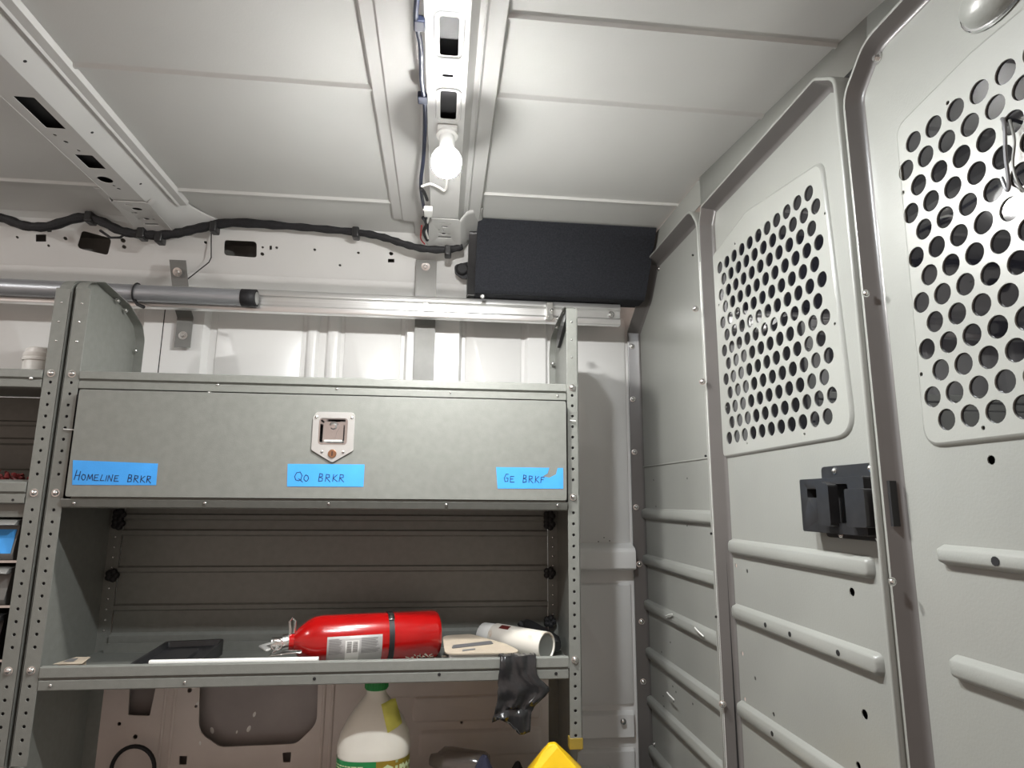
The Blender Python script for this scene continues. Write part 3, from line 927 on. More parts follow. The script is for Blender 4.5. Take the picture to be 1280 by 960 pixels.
def bin_(z0, z1, x1, label, col='strap_grey'):
    b = thing('parts_bin', (x1-0.09, 1.6, z0), label, 'bin', 'parts bins on the shelf')
    MB().prism(fillet([(1.50, z0+0.012), (1.505, z0), (1.74, z0), (1.745, z1), (1.515, z1-0.004)], 0.004, 3), 'X', x1-0.18, x1-0.006).build('bin_body', col, b, bevel=0.003)
    MB().prism(fillet([(1.485, z1-0.012), (1.515, z1-0.012), (1.75, z1-0.006), (1.75, z1), (1.515, z1), (1.495, z1-0.002)], 0.002, 2), 'X', x1-0.184, x1-0.002).build('bin_rim', col, b, bevel=0.002)
    # steel runners the bin slides on
    MB().box(x1-0.19, -0.858, 1.51, 1.74, z0-0.006, z0-0.001).build('runner', 'zinc', unit2)
    return b


b1 = bin_(-0.130, -0.045, -0.897, 'grey parts bin with a blue tape label below the shelf lip')
b2 = bin_(-0.222, -0.145, -0.900, 'plain grey parts bin hanging under the bin labelled in blue')
b3 = bin_(-0.330, -0.240, -0.902, 'dark lowest parts bin of the stack beside the perforated post', 'black_plastic')
tp = MB().plate(rect(-1.00, -0.907, -0.116, -0.066), [], 0.0006, lambda u, v, w: (u, 1.515-(-0.049-v)*0.2174-0.0012+w, v)).build('tape_label', 'tape_blue', None, 'short blue tape strip stuck on the front of a grey bin', 'tape')
# bowl of red twist connectors in the upper bay
rb = thing('tray_of_wire_nuts', (-1.15, 1.58, 0.012), 'shallow tray heaped with dark red wire connectors', 'tray')
MB().box(-1.40, -0.895, 1.51, 1.66, 0.012, 0.016).build('tray_base', 'black_plastic', rb)
MB().box(-1.40, -0.895, 1.508, 1.512, 0.012, 0.040).build('tray_front', 'grey_dark', rb)
hp = MB()
for i in range(420):
    c = Vector((random.uniform(-1.39, -0.90), random.uniform(1.515, 1.655), random.uniform(0.020, 0.056)))
    ax = Vector((random.uniform(-1, 1), random.uniform(-1, 1), random.uniform(-1, 1)))
    hp.lathe([(0.0045, 0), (0.004, 0.006), (0.002, 0.012)], c, ax, 6)
hp.build('wire_nuts', 'red_nuts', rb, kind='stuff')
# white tub on the top shelf
tb = thing('plastic_tub', tuple(onY(50, 460, 1.60)), 'white round plastic tub with ribbed lid on the top shelf', 'tub')
c = onY(50, 455, 1.60)
c.z = 0.264
tbm = MB().lathe([(0.031, 0.0), (0.033, 0.004), (0.034, 0.055), (0.032, 0.058)], c, (0, 0, 1), 28)
tbm.build('tub_body', 'white_plastic', tb)
MB().lathe([(0.030, 0.058), (0.036, 0.058), (0.036, 0.064), (0.034, 0.066), (0.035, 0.068), (0.035, 0.076), (0.032, 0.078), (0.031, 0.086), (0.027, 0.090), (0, 0.091)], c, (0, 0, 1), 28).build('tub_lid', 'white_plastic', tb)

# ================================================================== HANDWRITTEN TAPE LABELS
GL = {
    'H': [[(0, 0), (.18, 1.25)], [(.12, .55), (.62, .62)], [(.55, -.02), (.66, 1.1)]],
    'O': [[(.3, 0), (.08, .2), (.05, .5), (.25, .75), (.5, .65), (.58, .35), (.45, .05), (.3, 0)]],
    'M': [[(0, 0), (.12, .75), (.33, .2), (.58, .78), (.68, 0)]],
    'E': [[(.55, .75), (.1, .72), (.05, 0), (.6, .02)], [(.07, .38), (.45, .40)]],
    'L': [[(.25, .8), (.02, .02), (.5, .05)]],
    'I': [[(.15, 0), (.25, .7)]],
    'N': [[(0, 0), (.12, .75), (.5, .0), (.62, .85)]],
    'B': [[(.08, 0), (.15, .95), (.5, .88), (.52, .62), (.15, .5), (.55, .38), (.5, .06), (.08, 0)]],
    'R': [[(.05, 0), (.13, .85), (.5, .8), (.5, .5), (.13, .45), (.6, -.05)]],
    'K': [[(.1, 0), (.15, .85)], [(.58, .8), (.15, .4), (.65, 0)]],
    'Q': [[(.5, .05), (.15, .15), (.02, .55), (.2, 1.0), (.6, 1.1), (.85, .7), (.75, .2), (.5, .05)], [(.5, .3), (.95, -.1)]],
    'G': [[(.62, 1.0), (.3, 1.02), (.05, .5), (.2, .05), (.55, .1), (.6, .5), (.3, .5)]],
    'F': [[(.05, 0), (.12, .7), (.55, .7)], [(.1, .4), (.4, .4)]],
    ' ': [],
    's': [[(.5, .62), (.28, .72), (.08, .58), (.15, .42), (.42, .32), (.48, .12), (.28, 0), (.04, .08)]],
    'i': [[(.15, 0), (.15, .66)], [(.15, .9), (.15, .92)]],
    'm': [[(.05, 0), (.05, .68)], [(.05, .5), (.25, .68), (.38, .55), (.38, 0)], [(.38, .5), (.58, .68), (.72, .55), (.72, 0)]],
    'p': [[(.05, -.3), (.05, .66)], [(.05, .5), (.3, .68), (.52, .4), (.32, .02), (.05, .15)]],
}
GW = {' ': .9, 'I': .38, 'Q': 1.05, 'i': .36, 'm': .9, 's': .62, 'L': .58}


def strokes(text, hgt, width):
    tot = sum(GW.get(c, .82) for c in text)
    out, x = [], 0.0
    for c in text:
        for s_ in GL[c]:
            out.append([((x+p[0])/tot*width, p[1]*hgt) for p in s_])
        x += GW.get(c, .82)
    return out


def ribbon(mb, pts, w, mp):
    for a, b in zip(pts[:-1], pts[1:]):
        a, b = Vector(a), Vector(b)
        d = (b-a)
        if d.length < 1e-6:
            continue
        d.normalize()
        nrm = Vector((-d.y, d.x))*w/2
        a2, b2 = a-d*w*0.35, b+d*w*0.35
        mb.add([mp(*(a2+nrm)), mp(*(b2+nrm)), mp(*(b2-nrm)), mp(*(a2-nrm))], [(0, 1, 2, 3)])


def tape(quad, text, tx, tz, hgt, width, slope, label, cut=None):
    t = thing('blue_tape', (quad[0][0], YD, quad[0][1]), label, 'tape', 'blue tape labels on the box door')
    n = 14
    top, bot = [], []
    for i in range(n+1):
        f_ = i/n
        top.append((quad[0][0]+(quad[1][0]-quad[0][0])*f_, quad[0][1]+(quad[1][1]-quad[0][1])*f_))
        bot.append((quad[3][0]+(quad[2][0]-quad[3][0])*f_, quad[3][1]+(quad[2][1]-quad[3][1])*f_))
    out = top+bot[::-1]
    if cut:
        i0, pts = cut
        out = top[:i0]+pts+top[i0+2:]+bot[::-1]
    MB().plate(out, [], -0.0006, mapY(YD-0.0001)).build('tape_strip', 'tape_blue', t, smooth=0)
    mb = MB()
    for st in strokes(text, hgt, width):
        ribbon(mb, [(tx+p[0]+random.uniform(-.0004, .0004), tz+p[1]+slope*p[0]) for p in st], 0.0017, lambda u, v: (u, YD-0.0011, v))
    mb.build('handwriting', 'ink', t, smooth=0)
    return t


tape([(-0.793, 0.082), (-0.618, 0.077), (-0.617, 0.030), (-0.788, 0.029)], 'HOMELINE BRKR', -0.785, 0.040, 0.0165, 0.160, -0.03, 'blue tape handwritten HOMELINE BRKR on the box door')
tape([(-0.342, 0.080), (-0.173, 0.081), (-0.173, 0.031), (-0.340, 0.030)], 'QO BRKR', -0.325, 0.042, 0.0185, 0.112, 0.0, 'blue tape handwritten QO BRKR under the steel latch')
tape([(0.127, 0.079), (0.285, 0.079), (0.285, 0.031), (0.131, 0.030)], 'GE BRKF', 0.145, 0.045, 0.018, 0.100, -0.01, 'torn blue tape handwritten GE BRK by the perforated post',
     cut=(11, [(0.252, 0.079), (0.248, 0.066), (0.236, 0.059), (0.252, 0.056), (0.268, 0.064), (0.272, 0.079)]))

# ================================================================== THINGS IN THE TRAY
# ---- red extinguisher lying on its side
R_ = 0.0545
c0 = Vector((-0.300, YF+0.078, DECK+R_+0.001))
c1 = Vector((0.003, YF+0.145, DECK+R_+0.001))
ax = (c1-c0).normalized()
L = (c1-c0).length
ext = thing('fire_extinguisher', (-0.15, 1.6, DECK), 'red fire extinguisher lying on its side in the tray', 'extinguisher')
MB().lathe([(0.0, -0.034), (0.017, -0.034), (0.018, -0.022), (0.030, -0.013), (0.045, 0.006), (0.0525, 0.022), (R_, 0.040), (R_, L-0.012), (0.052, L-0.004), (0.046, L), (0.042, L-0.004), (0.0, L-0.006)], c0, ax, 40).build('cylinder', 'red_gloss', ext, smooth=45)
side = Vector((0, 0, 1)).cross(ax).normalized()
if side.y > 0:
    side = -side


def cyl_patch(mb, h0, h1, a0, a1, rad, n=10):
    """patch on the extinguisher; angle 0 faces the camera side, positive is up"""
    pts = []
    for j in range(2):
        h = h0 if j == 0 else h1
        pts.append([c0+ax*h+(side*math.cos(a0+(a1-a0)*i/n)+Vector((0, 0, 1))*math.sin(a0+(a1-a0)*i/n))*rad for i in range(n+1)])
    mb.grid(pts)


lm = MB()
cyl_patch(lm, 0.048, 0.170, -0.9, 0.30, R_+0.0005)
lab = lm.build('label', 'label_grey', ext, solid=0.0002, label='grey printed label with barcode')
bc = MB()
cyl_patch(bc, 0.088, 0.118, -0.9, 0.12, R_+0.0009)
bc.build('barcode_field', 'label_white', lab)
pr = MB()
for i in range(13):
    a = -0.35+i*0.034
    cyl_patch(pr, 0.091, 0.1015, a, a+0.014+0.008*(i % 3 == 0), R_+0.0012, 2)
for i in range(12):
    a = -0.35+i*0.036
    cyl_patch(pr, 0.1045, 0.115, a, a+0.012+0.010*(i % 2), R_+0.0012, 2)
for i in range(14):
    a = -0.40+i*0.045
    cyl_patch(pr, 0.052, 0.052+random.uniform(.022, .032), a, a+0.014, R_+0.0012, 2)
    cyl_patch(pr, 0.123, 0.123+random.uniform(.032, .043), a, a+0.014, R_+0.0012, 2)
pr.build('label_print', 'print_grey', lab)
MB().lathe([(R_+0.0004, 0.186), (R_+0.0022, 0.186), (R_+0.0022, 0.198), (R_+0.0004, 0.198)], c0, ax, 40).build('strap', 'rubber', ext)
bk = MB()
cyl_patch(bk, 0.185, 0.199, 0.85, 1.25, R_+0.004)
bk.build('strap_buckle', 'zinc', ext, solid=0.002)
# valve, levers, ring pin
vb = c0-ax*0.034
MB().lathe([(0.016, 0.004), (0.018, 0.0), (0.018, -0.012), (0.013, -0.014), (0.013, -0.036), (0, -0.036)], vb, ax, 18).build('valve_body', 'zinc', ext)
u2 = Vector((0, 0, 1))
dn = side*0.5-u2*0.35
MB().tube([vb-ax*0.022+dn*0.02, vb-ax*0.035+dn*0.055, vb+ax*0.005+side*0.043-u2*0.012, vb+ax*0.03+side*0.046-u2*0.012], 0.006, 6, flat=0.45).build('carry_handle', 'zinc', ext, bevel=0.001)
MB().tube([vb-ax*0.030+side*0.010+u2*0.004, vb-ax*0.055+side*0.022, vb-ax*0.040+side*0.045-u2*0.004], [0.006, 0.008, 0.007], 6, flat=0.4).build('squeeze_lever', 'latch_steel', ext, bevel=0.001)
MB().tube([vb+ax*0.004+u2*0.016, vb+ax*0.000+u2*0.046, vb+ax*0.006+u2*0.052, vb+ax*0.012+u2*0.046, vb+ax*0.012+u2*0.02], 0.0032, 8).build('hanger_loop', 'zinc', ext)
MB().lathe([(0.011, 0), (0.011, 0.008), (0.009, 0.010), (0, 0.010)], vb-ax*0.014, side, 16).build('gauge', 'latch_steel', ext)
MB().tube([vb-ax*0.024+side*0.016+Vector((0.012*math.cos(t*0.628), 0, 0.012*math.sin(t*0.628))) for t in range(11)], 0.0015, 6).build('pull_ring', 'chrome', ext)

# ---- white strip along the tray lip
MB().prism(fillet([(YF+0.012, DECK), (YF+0.022, DECK), (YF+0.022, -0.338), (YF+0.018, -0.336), (YF+0.012, -0.338)], 0.004), 'X', -0.605, -0.255).build('plastic_strip', 'white_plastic', None, 'white plastic strip lying along the inside of the tray lip', 'strip', bevel=0.002)
# ---- black flat case
cs = thing('flat_case', (-0.68, 1.66, DECK), 'black shallow plastic case lying open in the tray', 'case')
co = fillet([tuple(onZ(x, y, -0.338))[:2] for x, y in ((155, 829), (208, 806), (281, 803.5), (244, 826))], 0.012)
lf = lambda pts, z0, tilt=0.10: [(p[0], p[1], z0+tilt*(p[1]-1.58)) for p in pts]
MB().loft([lf(co, DECK+0.010, 0.0), lf(co, -0.338), lf(offset_poly(co, 0.006), -0.338), lf(offset_poly(co, 0.010), -0.349)], True, True).build('case_shell', 'black_plastic', cs)
ci = [(sum(p[0] for p in co)/len(co), sum(p[1] for p in co)/len(co))]
MB().loft([lf([(ci[0][0]+(p[0]-ci[0][0])*k1, ci[0][1]+(p[1]-ci[0][1])*k1) for p in co], zz) for k1, zz in ((0.45, -0.3495), (0.42, -0.342))], True, True).build('case_block', 'black_plastic', cs)
MB().box(ci[0][0]-0.03, ci[0][0]+0.03, ci[0][1]-0.02, ci[0][1]+0.02, DECK, DECK+0.0105).build('case_foot', 'black_plastic', cs)
# ---- scrap of printed card
sc = thing('printed_card', (-0.77, 1.55, DECK), 'small creased printed card leaning at the left end of the tray', 'card')
MB().plate([(-0.800, 1.512), (-0.742, 1.512), (-0.745, 1.550), (-0.775, 1.552)], [], 0.0008, lambda u, v, w: (u, v, -0.343+(v-1.512)*0.12+w)).build('card_sheet', 'cardboard', sc)
MB().plate([(-0.785, 1.522), (-0.765, 1.522), (-0.765, 1.540), (-0.782, 1.540)], [], 0.0004, lambda u, v, w: (u, v, -0.3418+(v-1.512)*0.12+w)).build('card_print', 'print_grey', sc)
MB().box(-0.79, -0.75, 1.513, 1.545, DECK, DECK+0.0285).build('card_stack', 'cardboard', sc)

# ---- spray can
a0, a1 = Vector((0.128, 1.715, DECK+0.0335)), Vector((0.262, 1.575, DECK+0.0335))
ad = (a1-a0).normalized()
cl = (a1-a0).length
can = thing('spray_can', (0.2, 1.64, DECK), 'white spray can with rust coloured stains lying in the tray', 'can')
MB().lathe([(0.0315, 0.030), (0.0335, 0.034), (0.0335, cl-0.006), (0.0325, cl-0.002), (0.0335, cl-0.001), (0.0335, cl), (0.0305, cl), (0.0285, cl-0.004)], a0, ad, 32).build('can_body', 'can_white', can, smooth=50)
MB().lathe([(0.0, -0.012), (0.027, -0.012), (0.0305, -0.008), (0.0315, 0.029), (0.0290, 0.031)], a0, ad, 32).build('can_cap', 'white_plastic', can, smooth=50)
MB().lathe([(0.0293, cl-0.003), (0.022, cl-0.009), (0.010, cl-0.012), (0, cl-0.013)], a0, ad, 32).build('can_bottom', 'can_base', can, smooth=70)
rp = MB()
up2 = Vector((0, 0, 1))
sd = up2.cross(ad).normalized()
if sd.y > 0:
    sd = -sd
pts = []
for h in (0.058, 0.088):
    pts.append([a0+ad*h+(sd*math.cos(t)+up2*math.sin(t))*0.0339 for t in (0.95, 1.1, 1.25, 1.4)])
rp.grid(pts).build('can_print', 'can_red', can)
# ---- cardboard backing with a knife blade card
cb = thing('cardboard_backing', (0.10, 1.56, DECK), 'beige cardboard blister backing beside the spray can', 'packaging')
MB().plate(fillet([(0.020, 1.525), (0.200, 1.522), (0.165, 1.585), (0.085, 1.665), (0.015, 1.655)], 0.022), [], 0.003, lambda u, v, w: (u, v, DECK+0.030+(v-1.52)*0.10+w)).build('card_sheet', 'cardboard', cb)
MB().plate(fillet([(0.035, 1.555), (0.135, 1.583), (0.130, 1.602), (0.040, 1.575)], 0.004), [], 0.002, lambda u, v, w: (u, v, DECK+0.0335+(v-1.52)*0.10+w)).build('dark_insert', 'blade_grey', cb)
MB().plate(fillet([(0.060, 1.535), (0.090, 1.545), (0.090, 1.553), (0.060, 1.545)], 0.001), [], 0.001, lambda u, v, w: (u, v, DECK+0.0335+(v-1.52)*0.10+w)).build('card_print', 'print_grey', cb)
MB().box(0.03, 0.15, 1.53, 1.60, DECK, DECK+0.0305).build('card_tray', 'white_plastic', cb, bevel=0.003)
# ---- shavings by the bottle foot
fz = MB()
for i in range(60):
    p = Vector((random.uniform(-0.06, 0.02), random.uniform(1.512, 1.545), DECK+random.uniform(0.002, 0.028)))
    fz.tube([p, p+Vector((random.uniform(-.01, .01), random.uniform(-.006, .006), random.uniform(0, .006)))], 0.0012, 5)
fz.build('debris', 'debris_brown', None, 'small heap of dusty debris in front of the extinguisher', 'debris', kind='stuff')
# ---- black glove in the corner
gl = MB()
gl.tube([(0.232, 1.745, DECK+0.062), (0.240, 1.735, DECK+0.050), (0.262, 1.70, DECK+0.040), (0.278, 1.66, DECK+0.030), (0.290, 1.645, DECK+0.026), (0.294, 1.625, DECK+0.022)], [0.008, 0.018, 0.020, 0.024, 0.022, 0.013], 10)
gl.tube([(0.246, 1.73, DECK+0.046), (0.225, 1.745, DECK+0.05), (0.218, 1.75, DECK+0.058)], [0.010, 0.011, 0.008], 8)
gl.tube([(0.27, 1.70, DECK+0.03), (0.262, 1.69, DECK+0.02), (0.25, 1.72, DECK+0.010)], [0.016, 0.014, 0.010], 8)
gl.build('work_glove', 'rubber', None, 'black rubber glove pushed into the tray corner behind the can', 'glove', smooth=60)
# ---- black plastic film hanging over the lip
fm = MB()
rows = []
top_l, top_r = onY(624, 820, YF-0.006), onY(672, 822, YF-0.006)
path = [(YF+0.045, DECK+0.02, 0.0), (YF+0.012, -0.336, 0.0), (YF-0.002, -0.337, 0.0), (YF-0.008, -0.350, 0.05), (YF-0.009, -0.375, 0.15), (YF-0.010, -0.392, 0.22), (YF-0.012, -0.41, 0.3), (YF-0.010, -0.43, 0.45), (YF-0.008, -0.447, 0.65), (YF-0.012, -0.460, 0.85), (YF-0.006, -0.474, 1.0)]
pp = path[:3]
for (y_a, z_a, f_a), (y_b, z_b, f_b) in zip(path[2:-1], path[3:]):
    pp += [((y_a+y_b)/2, (z_a+z_b)/2, (f_a+f_b)/2), (y_b, z_b, f_b)]
path = pp
for j, (y, z, f_) in enumerate(path):
    xa_ = 0.141-0.016*f_
    xb_ = 0.222-0.014*f_+0.034*math.exp(-((z+0.408)/0.022)**2)
    row = []
    n = 26
    for i in range(n+1):
        t = i/n
        x = xa_+(xb_-xa_)*t
        w = 0.0050*abs(math.sin(t*7.5+f_*2.4+0.4))+0.0030*math.sin(t*13-f_*9)+0.0022*math.sin(f_*23+t*4)+random.uniform(-.0012, .0012)*(j > 2)
        row.append((x+random.uniform(-.0012, .0012), y-max(w, 0)-0.001 if j > 1 else y, z+(-0.016*t+0.010*math.sin(t*6) if j > len(path)-3 else 0)+random.uniform(-.001, .001)))
    rows.append(row)
fm.grid(rows).build('plastic_film', 'black_film', None, 'crumpled black plastic film hanging over the tray lip', 'plastic', solid=0.0008, smooth=45)

# ================================================================== BELOW THE TRAY
ZA = -0.74
# ---- cleaner jug
J = Vector((onY(469, 900, 1.62).x, 1.62, ZA))
jug = thing('cleaner_jug', tuple(J), 'white plastic cleaner jug with green cap and yellow sticker', 'jug')
rings = []
for wx, wy, z in ((0.070, 0.050, 0.0), (0.080, 0.058, 0.008), (0.082, 0.060, 0.02), (0.082, 0.060, 0.150), (0.0815, 0.060, 0.170), (0.083, 0.061, 0.176), (0.083, 0.061, 0.190), (0.078, 0.058, 0.212), (0.064, 0.050, 0.240), (0.046, 0.040, 0.266), (0.030, 0.028, 0.286), (0.023, 0.023, 0.295), (0.022, 0.022, 0.308)):
    rings.append([J+Vector((wx*math.copysign(abs(math.cos(t))**0.75, math.cos(t)), wy*math.copysign(abs(math.sin(t))**0.75, math.sin(t)), z)) for t in [2*math.pi*k/40 for k in range(40)]])
MB().loft(rings).build('jug_body', 'jug_plastic', jug, smooth=60)
capm = MB()
capm.lathe([(0.0255, 0.306), (0.0265, 0.308), (0.0265, 0.324), (0.024, 0.328), (0, 0.328)], J, (0, 0, 1), 32)
for k in range(24):
    t = 2*math.pi*k/24
    p = J+Vector((0.0265*math.cos(t), 0.0265*math.sin(t), 0))
    capm.tube([p+Vector((0, 0, 0.309)), p+Vector((0, 0, 0.323))], 0.0012, 5)
capm.build('jug_cap', 'jug_cap', jug)


def jl(t, z, e=0.0006):
    return J+Vector(((0.082+e)*math.copysign(abs(math.cos(t))**0.75, math.cos(t)), (0.060+e)*math.copysign(abs(math.sin(t))**0.75, math.sin(t)), z))


def jpatch(t0, t1, z0, z1, e, n=16):
    g = MB()
    g.grid([[jl(t0+(t1-t0)*i/n, z, e) for i in range(n+1)] for z in (z0, z1)])
    return g


jpatch(-math.pi, -1.50, 0.03, 0.169, 0.0008).build('label_left', 'label_green', jug)
jpatch(-1.50, 0.0, 0.03, 0.169, 0.0008).build('label_right', 'label_amber', jug)
jpatch(-2.9, -1.66, 0.04, 0.140, 0.0014).build('label_text_field', 'label_cream', jug)
tx = MB()
for i in range(4):
    z = 0.160-0.0055*i
    t = -2.8+0.05*i
    while t < -1.78-0.05*(i % 2):
        t2 = t+random.uniform(0.06, 0.16)
        n = 3
        tx.grid([[jl(t+(t2-t)*k/n, zz, 0.0016) for k in range(n+1)] for zz in (z-0.0025, z)])
        t = t2+0.025
tx.build('label_print', 'label_cream', jug)
wd = MB()


def jmap(u, v):        # u metres along the label from its seam
    return jl(-1.40+u/0.075, 0.125+v, 0.0016)


for st in strokes('simp', 0.046, 0.12):
    fine = []
    for a, b in zip(st[:-1], st[1:]):
        for k in range(4):
            fine.append((a[0]+(b[0]-a[0])*k/4, a[1]+(b[1]-a[1])*k/4))
    fine.append(st[-1])
    ribbon(wd, fine, 0.0070, jmap)
wd.build('label_lettering', 'label_cream', jug, smooth=0)
# sticker on the jug shoulder


def shoulder(u, z):
    tab = [(0.176, 0.083, 0.061), (0.190, 0.083, 0.061), (0.212, 0.078, 0.058), (0.240, 0.064, 0.050), (0.266, 0.046, 0.040), (0.286, 0.030, 0.028)]
    z = max(0.1761, min(0.2859, z))
    for (za, xa_, ya_), (zb_2, xb_, yb_) in zip(tab[:-1], tab[1:]):
        if za <= z <= zb_2:
            f_ = (z-za)/(zb_2-za)
            wx, wy = xa_+(xb_-xa_)*f_, ya_+(yb_-ya_)*f_
    c_ = max(-0.96, min(0.96, u/(wx+0.001)))
    t = -math.acos(math.copysign(abs(c_)**(1/0.75), c_))
    return J+Vector((u, -(wy+0.0016)*abs(math.sin(t))**0.75, z+0.0008))


sc_ = [(476, 883), (493, 878), (502, 908), (485, 915)]
sc_ = [(onY(x, y, 1.575).x-J.x, onY(x, y, 1.575).z-J.z) for x, y in sc_]
rows = []
for i in range(7):
    f_ = i/6
    l_ = Vector(sc_[0]).lerp(Vector(sc_[3]), f_)
    r_ = Vector(sc_[1]).lerp(Vector(sc_[2]), f_)
    rows.append([shoulder(*l_.lerp(r_, g_)) for g_ in (0, .33, .66, 1)])
MB().grid(rows).build('sticker', 'sticker_yellow', jug, solid=0.0006)

# ---- yellow bag


def crumple(name, base, rx, ry, h, material, label, cat, lean=(0, 0), seed=1, pts=None, amp=0.18):
    rnd = random.Random(seed)
    rings = []
    n = 18
    ph = [rnd.uniform(0, 6.28) for _ in range(4)]
    prof = pts or [(1.0, 0.0), (1.02, 0.2), (0.92, 0.45), (0.70, 0.68), (0.42, 0.86), (0.18, 0.97), (0.05, 1.0)]
    for q, (r, z) in enumerate(prof):
        ring = []
        for k in range(n):
            t = 2*math.pi*k/n
            w = 1+amp*(math.sin(3*t+ph[0]+z*2)*0.5+math.sin(5*t+ph[1]-z*3)*0.35+math.sin(8*t+ph[2])*0.25)+rnd.uniform(-.03, .03)
            ring.append((base[0]+rx*r*w*math.cos(t)+lean[0]*z, base[1]+ry*r*w*math.sin(t)+lean[1]*z, base[2]+h*z+rnd.uniform(-.004, .004)*(0 < z < 1)))
        rings.append(ring)
    return MB().loft(rings).build(name, material, None, label, cat, smooth=25)


# yellow bag: two flat faceted sheets folded to a peak
yb = MB()
pk = onY(691, 929, 1.47)
ybm = [Vector((0.165, 1.44, ZA)), Vector((0.340, 1.43, ZA)), Vector((0.365, 1.54, ZA)), Vector((0.185, 1.56, ZA))]
mid = [Vector((0.188, 1.448, -0.590)), Vector((0.318, 1.440, -0.570)), Vector((0.330, 1.525, -0.58)), Vector((0.20, 1.545, -0.60))]
tpz = [Vector((0.232, 1.468, -0.533)), Vector((0.268, 1.462, -0.520)), Vector((0.272, 1.490, -0.522)), Vector((0.240, 1.498, -0.533))]
yb.loft([ybm, mid, tpz, [pk+Vector((-0.010, 0, -0.003)), pk+Vector((0.006, -0.001, 0)), pk+Vector((0.007, 0.012, -0.001)), pk+Vector((-0.008, 0.013, -0.003))]])
yb.build('plastic_bag', 'yellow_film', None, 'bright yellow plastic bag folded to a peak under the post', 'bag', smooth=0, bevel=0.003)
crumple('dark_cloth', (0.112, 1.545, ZA), 0.042, 0.040, ZA*-1+onY(612, 943, 1.545).z, 'navy_cloth', 'crumpled navy cloth bundle beside the yellow bag', 'cloth', seed=3, amp=0.35)
crumple('black_pouch', (0.200, 1.625, ZA), 0.030, 0.026, ZA*-1+onY(652, 951, 1.625).z, 'rubber', 'small black pouch between navy cloth and yellow bag', 'pouch', seed=5, amp=0.3)
# ---- clear bottle lying on its side
bt = thing('clear_bottle', (0.04, 1.66, ZA), 'clear empty plastic bottle leaning behind the navy cloth', 'bottle')
q0, q1 = onY(548, 962, 1.66), onY(608, 957, 1.62)
q0.z = ZA+0.13
q1.z = ZA+0.125
MB().lathe([(0.012, -0.02), (0.016, -0.005), (0.032, 0.012), (0.034, 0.03), (0.033, 0.07), (0.034, 0.11), (0.028, 0.12), (0.0, 0.118)], q0, q1-q0, 24).build('bottle_body', 'clear_plastic', bt, smooth=60, solid=0.001)
MB().box(q0.x-0.02, q0.x+0.11, 1.60, 1.70, ZA, ZA+0.096).build('carton_under_bottle', 'cardboard', None, 'low brown carton under the clear plastic bottle', 'carton', bevel=0.002)
# ---- hose loop by the inner panel
hc = onY(166, 962, 1.86)
MB().tube([hc+Vector((0.052*math.cos(t), -0.004*math.sin(t), 0.056*math.sin(t))) for t in [math.pi*k/16 for k in range(-5, 22)]]+[hc+Vector((-0.052, 0.0, -0.16)), hc+Vector((-0.05, 0.02, -0.40))], 0.0052, 8).build('hose_loop', 'rubber', None, 'black rubber hose looped against the lower wall panel', 'hose')
# white paint chips on the recess
for px, py, r, a in ((265, 913, 0.010, 0.5), (311, 911, 0.010, 0.4), (318, 893, 0.008, 1.2), (296, 915, 0.005, 0.2), (250, 929, 0.006, 0), (247, 879, 0.006, 0.5)):
    inst(PLUG, 'paint_chip', onY(px, py, 1.9445 if px > 251 else 1.8995), (0, -1, 0), wall, r/0.004)
CHIP = raw_mesh(MB().lathe([(0.0036, 0), (0.003, 0.0003), (0, 0.0003)], (0, 0, 0), (0, 0, 1), 9, sy=0.55), 'paint_chip', 'wire_white')
for o in list(bpy.data.objects):
    if o.name.startswith('paint_chip'):
        o.data = CHIP
        o.rotation_euler.rotate_axis('Z', random.uniform(0.2, 1.2))

# ================================================================== RAIL, CONDUIT, STRAPS
rail = thing('ladder_rail', (-0.5, 1.83, 0.56), 'long aluminium rail bolted along the wall above the shelf', 'rail')
rp_ = [(1.822, 0.600), (1.845, 0.600), (1.845, 0.535), (1.822, 0.535), (1.820, 0.540), (1.820, 0.552), (1.826, 0.556), (1.826, 0.578), (1.820, 0.583), (1.820, 0.596)]
MB().prism(rp_, 'X', -2.4, 0.535).build('rail_body', 'aluminium', rail, bevel=0.001)
for px, py in ((532, 382), (764, 393)):
    inst(HEXBOLT, 'bolt', onY(px, py, 1.822), (0, -1, 0), rail, 0.75)
for px, zt_, wide in ((221, 0.640, 0.045), (531, 0.680, 0.062)):
    x = onY(px, 400, 1.85).x
    zt_ = onY(px, 332, 1.825).z+0.004
    st = thing('rail_strap', (x, 1.86, -0.2), 'flat grey steel strap holding the rail '+('behind the conduit' if px < 300 else 'beside the roof bow foot'), 'bracket', 'straps carrying the rail')
    w = wide/2
    zlow = 0.44 if px < 300 else -0.10
    MB().sheet([(1.812, zt_+0.008), (1.852, zt_-0.065), (1.852, 0.575), (1.905 if px < 300 else 1.895, 0.53), (1.905 if px < 300 else 1.895, zlow)], 0.003, 'X', x-w, x+w).build('strap', 'strap_grey', st)
    q = onY(px+1, 340 if px < 300 else 333, 1.822)
    inst(HEXBOLT, 'bolt', q, (0, -0.9, -0.4), st, 1.0)
    if px < 300:
        inst(HEXBOLT, 'bolt', (x, 1.9045, 0.475), (0, -1, 0), st, 1.0)
pc = thing('conduit_pipe', (-1.2, 1.80, 0.55), 'grey metal conduit tucked in front of the aluminium rail', 'pipe')
pz = lambda x: 0.572
MB().tube([(-2.4, 1.795, 0.574), (-0.565, 1.795, 0.564)], 0.0235, 20).build('pipe', 'conduit', pc)
MB().tube([(-0.575, 1.795, 0.564), (-0.535, 1.795, 0.564)], 0.0245, 20, caps=False).build('end_sleeve', 'black_tape', pc, solid=0.002, label='black taped pipe end')
